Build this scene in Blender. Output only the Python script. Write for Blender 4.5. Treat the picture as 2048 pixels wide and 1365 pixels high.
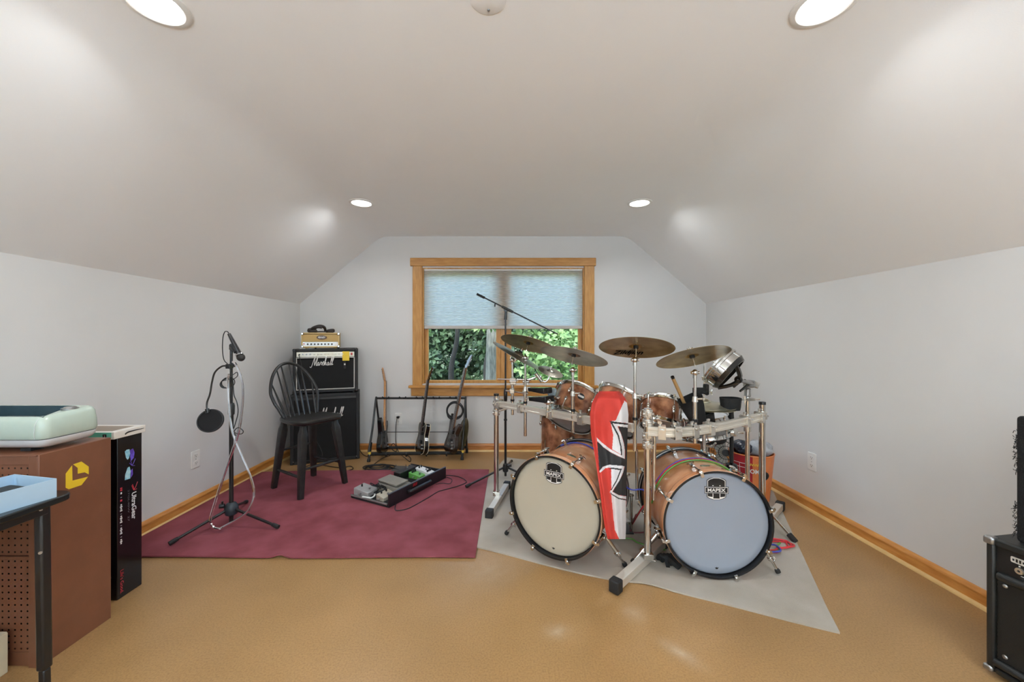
import bpy, math, random
from mathutils import Vector as V, Matrix
for _o in list(bpy.data.objects): bpy.data.objects.remove(_o)
SC = bpy.context.scene
C = SC.collection
random.seed(7)
# ------------------------------------------------------------------ camera, sky, sun, exposure
EYE = 1.205            # lens height above the floor (m)
FPX, VX, VY = 770.0, 1017.0, 680.0   # focal length and vanishing point for a 2048 x 1365 frame
cam = bpy.data.cameras.new('camera'); cam_o = bpy.data.objects.new('camera', cam); C.objects.link(cam_o)
cam.sensor_width = 36.0; cam.lens = 36.0 * FPX / 2048.0
cam.shift_x = (1024 - VX) / 2048.0; cam.shift_y = -(682.5 - VY) / 2048.0
cam.clip_start = 0.02; cam.clip_end = 200
cam_o.location = (0, 0, EYE); cam_o.rotation_euler = (math.pi / 2, 0, 0)
SC.camera = cam_o
SKY_STRENGTH = 1.4
SUN_ENERGY = 4.0
LAMP_WATTS = 6.8
UPLIGHT_WATTS = 112.0
world = bpy.data.worlds.new('World'); SC.world = world; world.use_nodes = True
wn = world.node_tree.nodes; wl = world.node_tree.links
sky = wn.new('ShaderNodeTexSky'); sky.sky_type = 'NISHITA'; sky.sun_disc = False
sky.sun_elevation = math.radians(48); sky.sun_rotation = math.radians(200); sky.air_density = 1.0; sky.dust_density = 1.5
wn['Background'].inputs['Strength'].default_value = SKY_STRENGTH
wl.new(sky.outputs['Color'], wn['Background'].inputs['Color'])
sun = bpy.data.lights.new('sun', 'SUN'); sun.energy = SUN_ENERGY; sun.angle = math.radians(1.0); sun.color = (1.0, 0.96, 0.88)
sun_o = bpy.data.objects.new('sun', sun); C.objects.link(sun_o)
sun_o.rotation_euler = (math.radians(42), 0, math.radians(-20)); sun_o.location = (2, -6, 8)
SC.view_settings.view_transform = 'Standard'; SC.view_settings.look = 'None'
SC.view_settings.gamma = 1.0; SC.view_settings.use_curve_mapping = False
SC.view_settings.exposure = 0.07
SC.cycles.use_denoising = True
SC.cycles.max_bounces = 10; SC.cycles.diffuse_bounces = 6; SC.cycles.glossy_bounces = 4
SC.cycles.transmission_bounces = 6; SC.cycles.transparent_max_bounces = 12
SC.cycles.caustics_reflective = False; SC.cycles.caustics_refractive = False
SC.cycles.sample_clamp_indirect = 6.0

# ------------------------------------------------------------------ geometry helpers
def U(px, py, Y):
    "point at depth Y seen at (px, py) of the 2048 x 1365 frame"
    return V(((px - VX) * Y / FPX, Y, EYE - (py - VY) * Y / FPX))
def G(px, py, z=0.0):
    "point at height z seen at (px, py)"
    Y = (EYE - z) * FPX / (py - VY)
    return U(px, py, Y)
def frame_of(n, up=V((0, 0, 1))):
    z = V(n).normalized(); x = V(up).cross(z)
    if x.length < 1e-4: x = V((1, 0, 0))
    x.normalize(); y = z.cross(x)
    return Matrix((x, y, z)).transposed()
def crom(pts, k=6, closed=False):
    pts = [V(p) for p in pts]; n = len(pts)
    if n < 3 or k < 2: return pts
    out = []
    rng = range(n) if closed else range(n - 1)
    for i in rng:
        if closed: a, b, c, d = pts[i-1], pts[i], pts[(i+1) % n], pts[(i+2) % n]
        else: a, b, c, d = pts[max(i-1, 0)], pts[i], pts[i+1], pts[min(i+2, n-1)]
        for j in range(k):
            t = j / k
            out.append(0.5 * ((2*b) + (c-a)*t + (2*a-5*b+4*c-d)*t*t + (3*b-a-3*c+d)*t*t*t))
    if not closed: out.append(pts[-1])
    return out
class MB:
    def __init__(s): s.v = []; s.f = []; s.m = []
    def add(s, vs, fs, mi=0):
        b = len(s.v); s.v += [V(p) for p in vs]
        for f in fs: s.f.append(tuple(b + i for i in f)); s.m.append(mi)
        return s
    def box(s, c, size, R=None, mi=0):
        c = V(c); hx, hy, hz = size[0]/2, size[1]/2, size[2]/2
        vs = [V((x, y, z)) for z in (-hz, hz) for y in (-hy, hy) for x in (-hx, hx)]
        if R is not None: vs = [R @ p for p in vs]
        return s.add([c + p for p in vs], [(0,2,3,1),(4,5,7,6),(0,1,5,4),(2,6,7,3),(0,4,6,2),(1,3,7,5)], mi)
    def ab(s, a, b, mi=0):
        return s.box([(a[i]+b[i])/2 for i in range(3)], [abs(b[i]-a[i]) for i in range(3)], None, mi)
    def beam(s, p0, p1, w, h, up=(0,0,1), mi=0):
        p0, p1 = V(p0), V(p1); d = p1 - p0; z = d.normalized(); x = z.cross(V(up))
        if x.length < 1e-4: x = V((1,0,0))
        x.normalize(); y = x.cross(z)
        return s.box((p0+p1)/2, (w, h, d.length), Matrix((x, y, z)).transposed(), mi)
    def cyl(s, p0, p1, r0, r1=None, n=12, mi=0, caps=True):
        p0, p1 = V(p0), V(p1); r1 = r0 if r1 is None else r1
        R = frame_of(p1 - p0, V((0,0,1)) if abs((p1-p0).normalized().z) < .99 else V((1,0,0)))
        vs = []
        for p, r in ((p0, r0), (p1, r1)):
            for i in range(n):
                a = 2*math.pi*i/n; vs.append(p + R @ V((r*math.cos(a), r*math.sin(a), 0)))
        fs = [(i, (i+1) % n, n+(i+1) % n, n+i) for i in range(n)]
        if caps: fs += [tuple(range(n-1, -1, -1)), tuple(range(n, 2*n))]
        return s.add(vs, fs, mi)
    def tube(s, pts, r, n=8, closed=False, k=6, mi=0):
        pts = crom(pts, k, closed); m = len(pts)
        rr = r if isinstance(r, (list, tuple)) else None
        nrm = None; vs = []
        for i, p in enumerate(pts):
            if closed: t = pts[(i+1) % m] - pts[i-1]
            else: t = pts[min(i+1, m-1)] - pts[max(i-1, 0)]
            if t.length < 1e-9: t = V((0,0,1))
            t.normalize()
            if nrm is None:
                nrm = t.cross(V((0,0,1)))
                if nrm.length < 1e-3: nrm = t.cross(V((1,0,0)))
            nrm = nrm - t * nrm.dot(t); nrm.normalize(); bi = t.cross(nrm)
            if rr is None: q = r
            else:
                u = i/(m-1)*(len(rr)-1); j = min(int(u), len(rr)-2); q = rr[j]+(rr[j+1]-rr[j])*(u-j)
            for a in range(n):
                th = 2*math.pi*a/n; vs.append(p + nrm*(q*math.cos(th)) + bi*(q*math.sin(th)))
        fs = []
        for i in range(m if closed else m-1):
            i2 = (i+1) % m
            for a in range(n):
                b = (a+1) % n; fs.append((i*n+a, i2*n+a, i2*n+b, i*n+b))
        if not closed: fs += [tuple(range(n)), tuple(range((m-1)*n+n-1, (m-1)*n-1, -1))]
        return s.add(vs, fs, mi)
    def lathe(s, prof, n=32, o=(0,0,0), R=None, mi=0, closed=False):
        "prof: list of (radius, height) about local z"
        o = V(o); vs = []; idx = []
        for r, z in prof:
            if r < 1e-6:
                p = V((0, 0, z)); vs.append(o + (R @ p if R else p)); idx.append([len(vs)-1]*n)
            else:
                row = []
                for i in range(n):
                    a = 2*math.pi*i/n; p = V((r*math.cos(a), r*math.sin(a), z))
                    vs.append(o + (R @ p if R else p)); row.append(len(vs)-1)
                idx.append(row)
        fs = []
        m = len(prof)
        for j in range(m if closed else m-1):
            A, B = idx[j], idx[(j+1) % m]
            for i in range(n):
                k = (i+1) % n; q = []
                for t in (A[i], A[k], B[k], B[i]):
                    if t not in q: q.append(t)
                if len(q) > 2: fs.append(tuple(q))
        return s.add(vs, fs, mi)
    def prism(s, poly, o, ex, ey, d, mi=0):
        "polygon in the (ex, ey) plane at o, extruded by vector d"
        o, ex, ey, d = V(o), V(ex), V(ey), V(d); n = len(poly)
        a = [o + ex*p[0] + ey*p[1] for p in poly]
        fs = [tuple(range(n)), tuple(range(2*n-1, n-1, -1))] + [(i, n+i, n+(i+1) % n, (i+1) % n) for i in range(n)]
        return s.add(a + [p + d for p in a], fs, mi)
    def sphere(s, c, r, n=12, m=8, sc=(1,1,1), R=None, mi=0):
        pr = [(r*math.sin(math.pi*j/m), -r*math.cos(math.pi*j/m)) for j in range(m+1)]
        b = len(s.v); s.lathe(pr, n, (0,0,0), None, mi)
        for i in range(b, len(s.v)):
            p = V((s.v[i].x*sc[0], s.v[i].y*sc[1], s.v[i].z*sc[2])); s.v[i] = V(c) + (R @ p if R else p)
        return s
    def torus(s, c, axis, Rm, r, n=24, m=8, mi=0):
        R = frame_of(axis, V((0,0,1)) if abs(V(axis).normalized().z) < .99 else V((1,0,0)))
        return s.lathe([(Rm + r*math.cos(2*math.pi*j/m), r*math.sin(2*math.pi*j/m)) for j in range(m)], n, c, R, mi, True)
    def loft(s, rings, cap=True, mi=0):
        n = len(rings[0]); vs = [p for r in rings for p in r]; fs = []
        for j in range(len(rings)-1):
            for i in range(n):
                k = (i+1) % n; fs.append((j*n+i, j*n+k, (j+1)*n+k, (j+1)*n+i))
        if cap: fs += [tuple(range(n-1, -1, -1)), tuple(range((len(rings)-1)*n, len(rings)*n))]
        return s.add(vs, fs, mi)
    def sweep(s, prof, path, mi=0):
        "closed profile (side, up) carried along a level path"
        m = len(path); rings = []
        for i, p in enumerate(path):
            t = (path[min(i+1, m-1)] - path[max(i-1, 0)]).normalized(); x = t.cross(V((0,0,1))).normalized()
            rings.append([p + x*a + V((0,0,b)) for a, b in prof])
        return s.loft(rings, True, mi)
    def xf(s, M):
        s.v = [M @ p for p in s.v]; return s
def rrect(w, h, r, n=5, sx=0, sy=0):
    out = []
    for cx, cy, a0 in ((w/2-r, h/2-r, 0), (-w/2+r, h/2-r, 90), (-w/2+r, -h/2+r, 180), (w/2-r, -h/2+r, 270)):
        for i in range(n+1):
            a = math.radians(a0 + 90*i/n); out.append((sx+cx+r*math.cos(a), sy+cy+r*math.sin(a)))
    return out
# ------------------------------------------------------------------ object helpers
MW = {}
def tag(o, label=None, cat=None, group=None, kind=None):
    if label: o['label'] = label
    if cat: o['category'] = cat
    if group: o['group'] = group
    if kind: o['kind'] = kind
    return o
def thing(name, label, cat, loc=(0,0,0), rotz=0.0, group=None, R=None, kind=None):
    o = bpy.data.objects.new(name, None); C.objects.link(o); o.empty_display_size = .05
    M = Matrix.Translation(V(loc)) @ (R.to_4x4() if R is not None else Matrix.Rotation(rotz, 4, 'Z'))
    o.matrix_world = M; MW[o] = M
    return tag(o, label, cat, group, kind)
def mesh_of(name, mb, mats, ang=38, smooth=True):
    me = bpy.data.meshes.new(name)
    me.from_pydata([tuple(p) for p in mb.v], [], mb.f)
    for m in (mats if isinstance(mats, (list, tuple)) else [mats]): me.materials.append(m)
    if any(mb.m): me.polygons.foreach_set('material_index', mb.m)
    if smooth:
        me.polygons.foreach_set('use_smooth', [True]*len(mb.f)); me.update(); me.set_sharp_from_angle(angle=math.radians(ang))
    me.update()
    return me
def part(name, mb, mats, parent=None, world=False, bevel=0.0, seg=2, ang=38, label=None, M=None):
    "one mesh object; local to its parent unless world is set"
    if parent is not None and world: mb.xf(MW[parent].inverted())
    me = mb if isinstance(mb, bpy.types.Mesh) else mesh_of(name, mb, mats, ang)
    o = bpy.data.objects.new(name, me); C.objects.link(o)
    if parent is not None: o.parent = parent
    MW[o] = MW[parent].copy() if parent is not None else Matrix.Identity(4)
    if M is not None: o.matrix_local = M; MW[o] = MW[o] @ M
    if bevel:
        b = o.modifiers.new('bevel', 'BEVEL'); b.width = bevel; b.segments = seg; b.limit_method = 'ANGLE'; b.angle_limit = math.radians(40)
    if label: o['label'] = label
    return o
def single(name, mb, mats, label, cat, group=None, kind=None, bevel=0.0, seg=2, ang=38):
    "a top-level thing that is one mesh: origin at its base"
    lo = [min(p[i] for p in mb.v) for i in range(3)]; hi = [max(p[i] for p in mb.v) for i in range(3)]
    c = V(((lo[0]+hi[0])/2, (lo[1]+hi[1])/2, lo[2]))
    mb.v = [p - c for p in mb.v]
    o = part(name, mb, mats, None, False, bevel, seg, ang); o.location = c; MW[o] = Matrix.Translation(c)
    return tag(o, label, cat, group, kind)
# ------------------------------------------------------------------ materials
def lin(c):
    def f(x):
        x /= 255.0
        return x/12.92 if x <= .04045 else ((x+.055)/1.055)**2.4
    return (f(c[0]), f(c[1]), f(c[2]), 1.0)
def mat(name, rgb, rough=.5, metal=0.0, var=0.06, vscale=30.0, bump=0.0, bscale=120.0, coat=0.0, spec=.5, rgb2=None, stretch=None, detail=4.0, ramp=(.35,.65), bdist=0.004):
    m = bpy.data.materials.new(name); m.use_nodes = True
    nt = m.node_tree; N = nt.nodes; L = nt.links; b = N['Principled BSDF']
    b.inputs['Roughness'].default_value = rough; b.inputs['Metallic'].default_value = metal
    b.inputs['Coat Weight'].default_value = coat; b.inputs['Specular IOR Level'].default_value = spec
    tc = N.new('ShaderNodeTexCoord'); mp = N.new('ShaderNodeMapping'); L.new(tc.outputs['Object'], mp.inputs['Vector'])
    if stretch: mp.inputs['Scale'].default_value = stretch
    nz = N.new('ShaderNodeTexNoise'); nz.inputs['Scale'].default_value = vscale; nz.inputs['Detail'].default_value = detail
    L.new(mp.outputs['Vector'], nz.inputs['Vector'])
    cr = N.new('ShaderNodeValToRGB'); L.new(nz.outputs['Fac'], cr.inputs['Fac'])
    c1 = lin(rgb)
    if rgb2 is None:
        a = tuple(max(0, x*(1-var)) for x in c1[:3]) + (1,); c = tuple(min(1, x*(1+var)) for x in c1[:3]) + (1,)
    else: a, c = c1, lin(rgb2)
    cr.color_ramp.elements[0].color = a; cr.color_ramp.elements[1].color = c
    cr.color_ramp.elements[0].position = ramp[0]; cr.color_ramp.elements[1].position = ramp[1]
    L.new(cr.outputs['Color'], b.inputs['Base Color'])
    if bump:
        n2 = N.new('ShaderNodeTexNoise'); n2.inputs['Scale'].default_value = bscale; n2.inputs['Detail'].default_value = 3
        L.new(mp.outputs['Vector'], n2.inputs['Vector'])
        bp = N.new('ShaderNodeBump'); bp.inputs['Strength'].default_value = bump; bp.inputs['Distance'].default_value = bdist
        L.new(n2.outputs['Fac'], bp.inputs['Height']); L.new(bp.outputs['Normal'], b.inputs['Normal'])
    m['bsdf'] = b.name
    return m
def glow(name, rgb, strength):
    m = mat(name, rgb, .4); b = m.node_tree.nodes['Principled BSDF']
    b.inputs['Emission Color'].default_value = lin(rgb); b.inputs['Emission Strength'].default_value = strength
    return m
def clear(name, tint=(240,245,245), amount=.12, rough=.02):
    "thin clear sheet: mostly see-through with a glossy skin"
    m = bpy.data.materials.new(name); m.use_nodes = True; nt = m.node_tree; N = nt.nodes; L = nt.links
    N.remove(N['Principled BSDF']); out = N['Material Output']
    t = N.new('ShaderNodeBsdfTransparent'); t.inputs['Color'].default_value = lin(tint)
    g = N.new('ShaderNodeBsdfGlossy'); g.inputs['Roughness'].default_value = rough; g.inputs['Color'].default_value = (1,1,1,1)
    lw = N.new('ShaderNodeLayerWeight'); lw.inputs['Blend'].default_value = amount
    mx = N.new('ShaderNodeMixShader'); L.new(lw.outputs['Fresnel'], mx.inputs['Fac'])
    L.new(t.outputs['BSDF'], mx.inputs[1]); L.new(g.outputs['BSDF'], mx.inputs[2]); L.new(mx.outputs['Shader'], out.inputs['Surface'])
    return m
m_wall = mat('wall_paint', (222,221,219), .75, var=.012, vscale=3, bump=.06, bscale=260)
m_ceil = mat('ceiling_paint', (250,250,250), .85, var=.012, vscale=3, bump=.05, bscale=260)
m_wood = mat('fir_trim', (180,124,56), .38, var=0, vscale=9, rgb2=(200,146,74), stretch=(6,6,1), bump=.03, bscale=40)
m_woodh = mat('fir_trim_level', (180,122,54), .38, var=0, vscale=9, rgb2=(200,144,72), stretch=(1,6,6), bump=.03, bscale=40)
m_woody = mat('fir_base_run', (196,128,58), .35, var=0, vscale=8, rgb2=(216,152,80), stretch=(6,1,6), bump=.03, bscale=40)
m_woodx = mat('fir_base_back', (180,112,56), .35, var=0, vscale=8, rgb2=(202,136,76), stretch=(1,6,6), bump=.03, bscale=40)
m_shoe = mat('fir_shoe', (224,186,124), .4, var=.06, vscale=12)  # paler than the board: light from above on the shoe is put into the colour
m_black = mat('black_plastic', (22,22,23), .42, var=.1, vscale=40)
m_rubber = mat('black_rubber', (30,29,29), .7, var=.12, vscale=60)
m_pole = mat('black_steel', (26,26,27), .33, var=.08, vscale=30, spec=.6)
m_chrome = mat('chrome', (214,213,210), .12, 1.0, var=.04, vscale=18)
m_alu = mat('brushed_aluminium', (216,208,192), .32, .85, var=.05, vscale=20, stretch=(1,1,8))
m_steel = mat('satin_steel', (170,170,170), .3, .9, var=.05, vscale=30)
m_white = mat('white_plastic', (236,235,231), .4, var=.02)
m_red = mat('red_plastic', (190,34,40), .4, var=.05)
m_dark = mat('dark_hollow', (12,12,12), .6, var=.1)
m_glass = clear('window_glass', (246,250,248), .10)
# ------------------------------------------------------------------ the room
XL, XR, YB, YF = -2.254, 2.135, 4.162, -3.3
ZK, ZC = 1.594, 2.324                 # knee wall top, flat ceiling
CL, CR = -1.378, 1.286                # where the slopes meet the flat
T = .12
def structure(name, mb, mats, label, cat, **k):
    o = part(name, mb, mats, **k); tag(o, label, cat, kind='structure'); return o
# cork floor
m_cork = mat('cork_floor', (156,120,76), .36, var=0, vscale=2.2, rgb2=(170,132,86), detail=3, ramp=(.3,.7), spec=.45)
def cork_grain(m):
    nt = m.node_tree; N = nt.nodes; L = nt.links; b = N['Principled BSDF']
    base = [n for n in N if n.type == 'VALTORGB'][0]
    tc = [n for n in N if n.type == 'TEX_COORD'][0]
    vo = N.new('ShaderNodeTexNoise'); vo.inputs['Scale'].default_value = 140; vo.inputs['Detail'].default_value = 6; vo.inputs['Roughness'].default_value = .7
    L.new(tc.outputs['Object'], vo.inputs['Vector'])
    r2 = N.new('ShaderNodeValToRGB'); L.new(vo.outputs['Fac'], r2.inputs['Fac'])
    r2.color_ramp.elements[0].position = .34; r2.color_ramp.elements[0].color = (.52,.46,.40,1)
    r2.color_ramp.elements[1].position = .56; r2.color_ramp.elements[1].color = (1.06,1.04,1.02,1)
    mx = N.new('ShaderNodeMix'); mx.data_type = 'RGBA'; mx.blend_type = 'MULTIPLY'; mx.inputs[0].default_value = .55
    L.new(base.outputs['Color'], mx.inputs[6]); L.new(r2.outputs['Color'], mx.inputs[7]); L.new(mx.outputs[2], b.inputs['Base Color'])
    # worn, scuffed areas
    w = N.new('ShaderNodeTexNoise'); w.inputs['Scale'].default_value = 1.3; w.inputs['Detail'].default_value = 5
    L.new(tc.outputs['Object'], w.inputs['Vector'])
    mr = N.new('ShaderNodeMapRange'); mr.inputs[1].default_value = .3; mr.inputs[2].default_value = .7; mr.inputs[3].default_value = .28; mr.inputs[4].default_value = .46
    L.new(w.outputs['Fac'], mr.inputs[0]); L.new(mr.outputs[0], b.inputs['Roughness'])
def pale_smears(m, spots):
    "pale smears: soft ellipses broken up by noise"
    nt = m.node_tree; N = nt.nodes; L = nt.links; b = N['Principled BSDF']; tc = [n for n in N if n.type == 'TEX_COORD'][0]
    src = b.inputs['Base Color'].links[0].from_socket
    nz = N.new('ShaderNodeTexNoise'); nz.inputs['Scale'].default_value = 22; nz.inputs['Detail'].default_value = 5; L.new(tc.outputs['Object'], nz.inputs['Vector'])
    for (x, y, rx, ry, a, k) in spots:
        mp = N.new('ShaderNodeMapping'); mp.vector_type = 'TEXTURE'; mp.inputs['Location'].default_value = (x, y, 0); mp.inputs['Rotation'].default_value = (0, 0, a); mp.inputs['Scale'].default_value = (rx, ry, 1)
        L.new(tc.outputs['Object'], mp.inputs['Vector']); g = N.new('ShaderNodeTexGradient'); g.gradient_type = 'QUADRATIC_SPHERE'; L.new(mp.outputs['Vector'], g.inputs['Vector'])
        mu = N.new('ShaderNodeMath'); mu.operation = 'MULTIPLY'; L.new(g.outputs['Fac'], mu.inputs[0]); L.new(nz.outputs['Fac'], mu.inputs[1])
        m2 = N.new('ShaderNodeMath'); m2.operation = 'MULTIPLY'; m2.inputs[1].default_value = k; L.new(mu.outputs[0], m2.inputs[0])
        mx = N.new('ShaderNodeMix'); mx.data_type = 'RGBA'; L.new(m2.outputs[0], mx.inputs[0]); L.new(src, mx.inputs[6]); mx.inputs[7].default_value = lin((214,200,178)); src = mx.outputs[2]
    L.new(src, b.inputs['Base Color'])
cork_grain(m_cork)
pale_smears(m_cork, [(.20,1.59,.10,.07,.3,.55), (.66,1.48,.16,.06,-.9,.6), (.55,1.70,.09,.10,.4,.45), (-.10,2.02,.30,.30,0,.3)])  # pale soft ellipses blended into the floor colour
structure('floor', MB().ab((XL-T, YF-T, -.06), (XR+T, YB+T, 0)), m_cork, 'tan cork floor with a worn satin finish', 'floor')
structure('wall_left', MB().ab((XL-T, YF-T, 0), (XL, YB+T, ZK+.02)), m_wall, 'white knee wall on the left behind the microphone stand', 'wall')
structure('wall_right', MB().ab((XR, YF-T, 0), (XR+T, YB+T, ZK+.02)), m_wall, 'white knee wall on the right behind the drum kit', 'wall')
structure('wall_rear', MB().ab((XL-T, YF-T, 0), (XR+T, YF, ZC+.1)), m_wall, 'white wall at the far end behind the viewer', 'wall')
# back wall with the window opening
WX0, WX1, WZ0, WZ1 = (845-VX)/185, (1168-VX)/185, EYE-(768-VY)/185, EYE-(536-VY)/185
mb = MB()
mb.ab((XL-T, YB, 0), (WX0, YB+T, ZC+.1)); mb.ab((WX1, YB, 0), (XR+T, YB+T, ZC+.1))
mb.ab((WX0, YB, 0), (WX1, YB+T, WZ0)); mb.ab((WX0, YB, WZ1), (WX1, YB+T, ZC+.1))
structure('wall_back', mb, m_wall, 'white gable wall around the wood trimmed window', 'wall')
# ceiling: flat strip and two slopes, soft drywall bends
def bend(a, b, c, r=.10, n=6):
    a, b, c = V(a), V(b), V(c); u = (a-b).normalized(); w = (c-b).normalized()
    p, q = b+u*r, b+w*r
    return [((1-t)**2)*p + 2*t*(1-t)*b + t*t*q for t in [i/n for i in range(n+1)]]
P0, P1, P2, P3 = (XL, ZK), (CL, ZC), (CR, ZC), (XR, ZK)
prof = [V((XL-.15, ZK-.15*(ZC-ZK)/(CL-XL)))] + bend(P0, P1, P2) + bend(P1, P2, P3) + [V((XR+.15, ZK-.15*(ZC-ZK)/(XR-CR)))]
mb = MB(); n = len(prof)
vs = [V((p[0], y, p[1])) for y in (YF-T, YB+T) for p in prof] + [V((p[0], y, p[1]+.1)) for y in (YF-T, YB+T) for p in prof]
mb.add(vs, [(i, i+1, n+i+1, n+i) for i in range(n-1)] + [(2*n+i, 3*n+i, 3*n+i+1, 2*n+i+1) for i in range(n-1)])
structure('ceiling', mb, m_ceil, 'white ceiling with a flat strip between two slopes', 'ceiling', ang=60)
# baseboards: board, cap and shoe moulding
def baseboard(name, p0, p1, inward, mt, label):
    p0, p1, w = V(p0), V(p1), V(inward); Z = V((0,0,1)); d = p1-p0
    mb = MB(); mb.prism([(0,.012),(.014,.012),(.014,.062),(0,.062)], p0, w, Z, d)
    o = structure(name, mb, mt, label, 'baseboard')
    part('cap_moulding', MB().prism([(0,.062),(.019,.062),(.019,.068),(.012,.078),(.007,.084),(0,.084)], p0, w, Z, d), mt, o)
    part('shoe_moulding', MB().prism([(0,0),(.026,0),(.025,.009),(.020,.015),(.014,.018),(0,.018)], p0, w, Z, d), m_shoe, o)
baseboard('baseboard_left', (XL, YF, 0), (XL, YB, 0), (1,0,0), m_woody, 'golden wood baseboard along the left wall')
baseboard('baseboard_right', (XR, YF, 0), (XR, YB, 0), (-1,0,0), m_woody, 'golden wood baseboard along the right wall')
baseboard('baseboard_back', (XL, YB, 0), (XR, YB, 0), (0,-1,0), m_woodx, 'golden wood baseboard under the window wall')
baseboard('baseboard_rear', (XL, YF, 0), (XR, YF, 0), (0,1,0), m_woodx, 'golden wood baseboard at the end behind the viewer')
# ------------------------------------------------------------------ window
def bx(px): return (px-VX)/185.0
def bz(py): return EYE-(py-VY)/185.0
w = thing('window_1', 'wide double window in golden wood trim on the gable wall', 'window', (bx(1006), YB, bz(770)), kind='structure')
part('head_casing', MB().ab((bx(821.5), YB-.030, bz(533)), (bx(1191), YB, bz(517))), m_woodh, w, True, .004)
part('side_casing', MB().ab((bx(826), YB-.022, bz(771)), (bx(845), YB, bz(533))), m_wood, w, True, .003)
part('side_casing', MB().ab((bx(1168), YB-.022, bz(771)), (bx(1188), YB, bz(533))), m_wood, w, True, .003)
part('stool', MB().ab((bx(819), YB-.055, bz(776)), (bx(1195), YB+.1, bz(770.5))), m_woodh, w, True, .006, 3)
part('apron', MB().ab((bx(823), YB-.020, bz(792)), (bx(1191), YB, bz(776))), m_woodh, w, True, .003)
jy = YB+.105
mb = MB(); t = .012
mb.ab((WX0, YB-.001, WZ0), (WX0+t, YB+T, WZ1)); mb.ab((WX1-t, YB-.001, WZ0), (WX1, YB+T, WZ1)); mb.ab((WX0+t, YB-.001, WZ1-t), (WX1-t, YB+T, WZ1))
part('jamb', mb, m_wood, w, True)
part('mullion', MB().ab((bx(1001), YB+.06, WZ0), (bx(1014), YB+T, WZ1-t)), m_wood, w, True, .003)
# each sash: four rails round a pane; sight lines measured on the wall plane are pushed back with depth
def back(px, Y=YB+.07): return (px-VX)*Y/FPX
def backz(py, Y=YB+.07): return EYE-(py-VY)*Y/FPX
def sash(a, b, ga, gb):
    z0, z1 = WZ0, WZ1-t; zg = backz(761); y0, y1 = YB+.055, YB+.085
    mb = MB()
    mb.ab((a, y0, z0), (back(ga), y1, z1)); mb.ab((back(gb), y0, z0), (b, y1, z1))
    mb.ab((back(ga), y0, z0), (back(gb), y1, zg)); mb.ab((back(ga), y0, z1-.05), (back(gb), y1, z1))
    s = part('sash', mb, m_wood, w, True, .002)
    part('pane', MB().ab((back(ga)-.004, YB+.068, zg-.004), (back(gb)+.004, YB+.073, z1-.046)), m_glass, s, True)
    g = MB(); e = .004
    for (q0, q1) in (((back(ga), zg), (back(gb), zg+e)), ((back(ga), zg), (back(ga)+e, z1-.05)), ((back(gb)-e, zg), (back(gb), z1-.05))):
        g.ab((q0[0], YB+.056, q0[1]), (q1[0], YB+.068, q1[1]))
    part('glazing_bead', g, m_shoe, s, True)
sash(WX0+t, bx(1001), 857, 993); sash(bx(1014), WX1-t, 1022, 1156)
# cellular shade
def fabric_mat():
    m = bpy.data.materials.new('shade_fabric'); m.use_nodes = True; nt = m.node_tree; N = nt.nodes; L = nt.links
    b = N['Principled BSDF']; out = N['Material Output']
    tc = N.new('ShaderNodeTexCoord'); mp = N.new('ShaderNodeMapping'); mp.inputs['Scale'].default_value = (3,1,60); L.new(tc.outputs['Object'], mp.inputs['Vector'])
    nz = N.new('ShaderNodeTexNoise'); nz.inputs['Scale'].default_value = 6; nz.inputs['Detail'].default_value = 5; L.new(mp.outputs['Vector'], nz.inputs['Vector'])
    cr = N.new('ShaderNodeValToRGB'); L.new(nz.outputs['Fac'], cr.inputs['Fac'])
    cr.color_ramp.elements[0].color = lin((208,209,206)); cr.color_ramp.elements[1].color = lin((240,239,234))
    cr.color_ramp.elements[0].position = .35; cr.color_ramp.elements[1].position = .65
    b.inputs['Roughness'].default_value = .8; L.new(cr.outputs['Color'], b.inputs['Base Color'])
    tr = N.new('ShaderNodeBsdfTranslucent'); L.new(cr.outputs['Color'], tr.inputs['Color'])
    mx = N.new('ShaderNodeMixShader'); mx.inputs['Fac'].default_value = .6
    L.new(b.outputs['BSDF'], mx.inputs[1]); L.new(tr.outputs['BSDF'], mx.inputs[2]); L.new(mx.outputs['Shader'], out.inputs['Surface'])
    return m
s = thing('cellular_shade', 'half lowered pale grey cellular shade in the window', 'window shade', (bx(1006), YB+.02, bz(658)))
zt, zb = WZ1-t-.018, bz(652); nf = 34; x0, x1 = WX0+t+.004, WX1-t-.004
mb = MB(); vs = []; fs = []
for i in range(2*nf+1):
    z = zt+(zb-zt)*i/(2*nf); y = YB+.008+(.006 if i % 2 else 0)
    vs += [V((x0, y, z)), V((x1, y, z))]
for i in range(2*nf): fs.append((2*i, 2*i+1, 2*i+3, 2*i+2))
mb.add(vs, fs); part('pleated_fabric', mb, fabric_mat(), s, True, ang=10)
part('head_rail', MB().ab((x0, YB+.005, zt), (x1, YB+.045, zt+.018)), m_white, s, True, .003)
part('bottom_rail', MB().ab((x0, YB+.008, zb-.034), (x1, YB+.034, zb)), mat('shade_rail', (196,190,182), .45, var=.02), s, True, .005)
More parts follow.
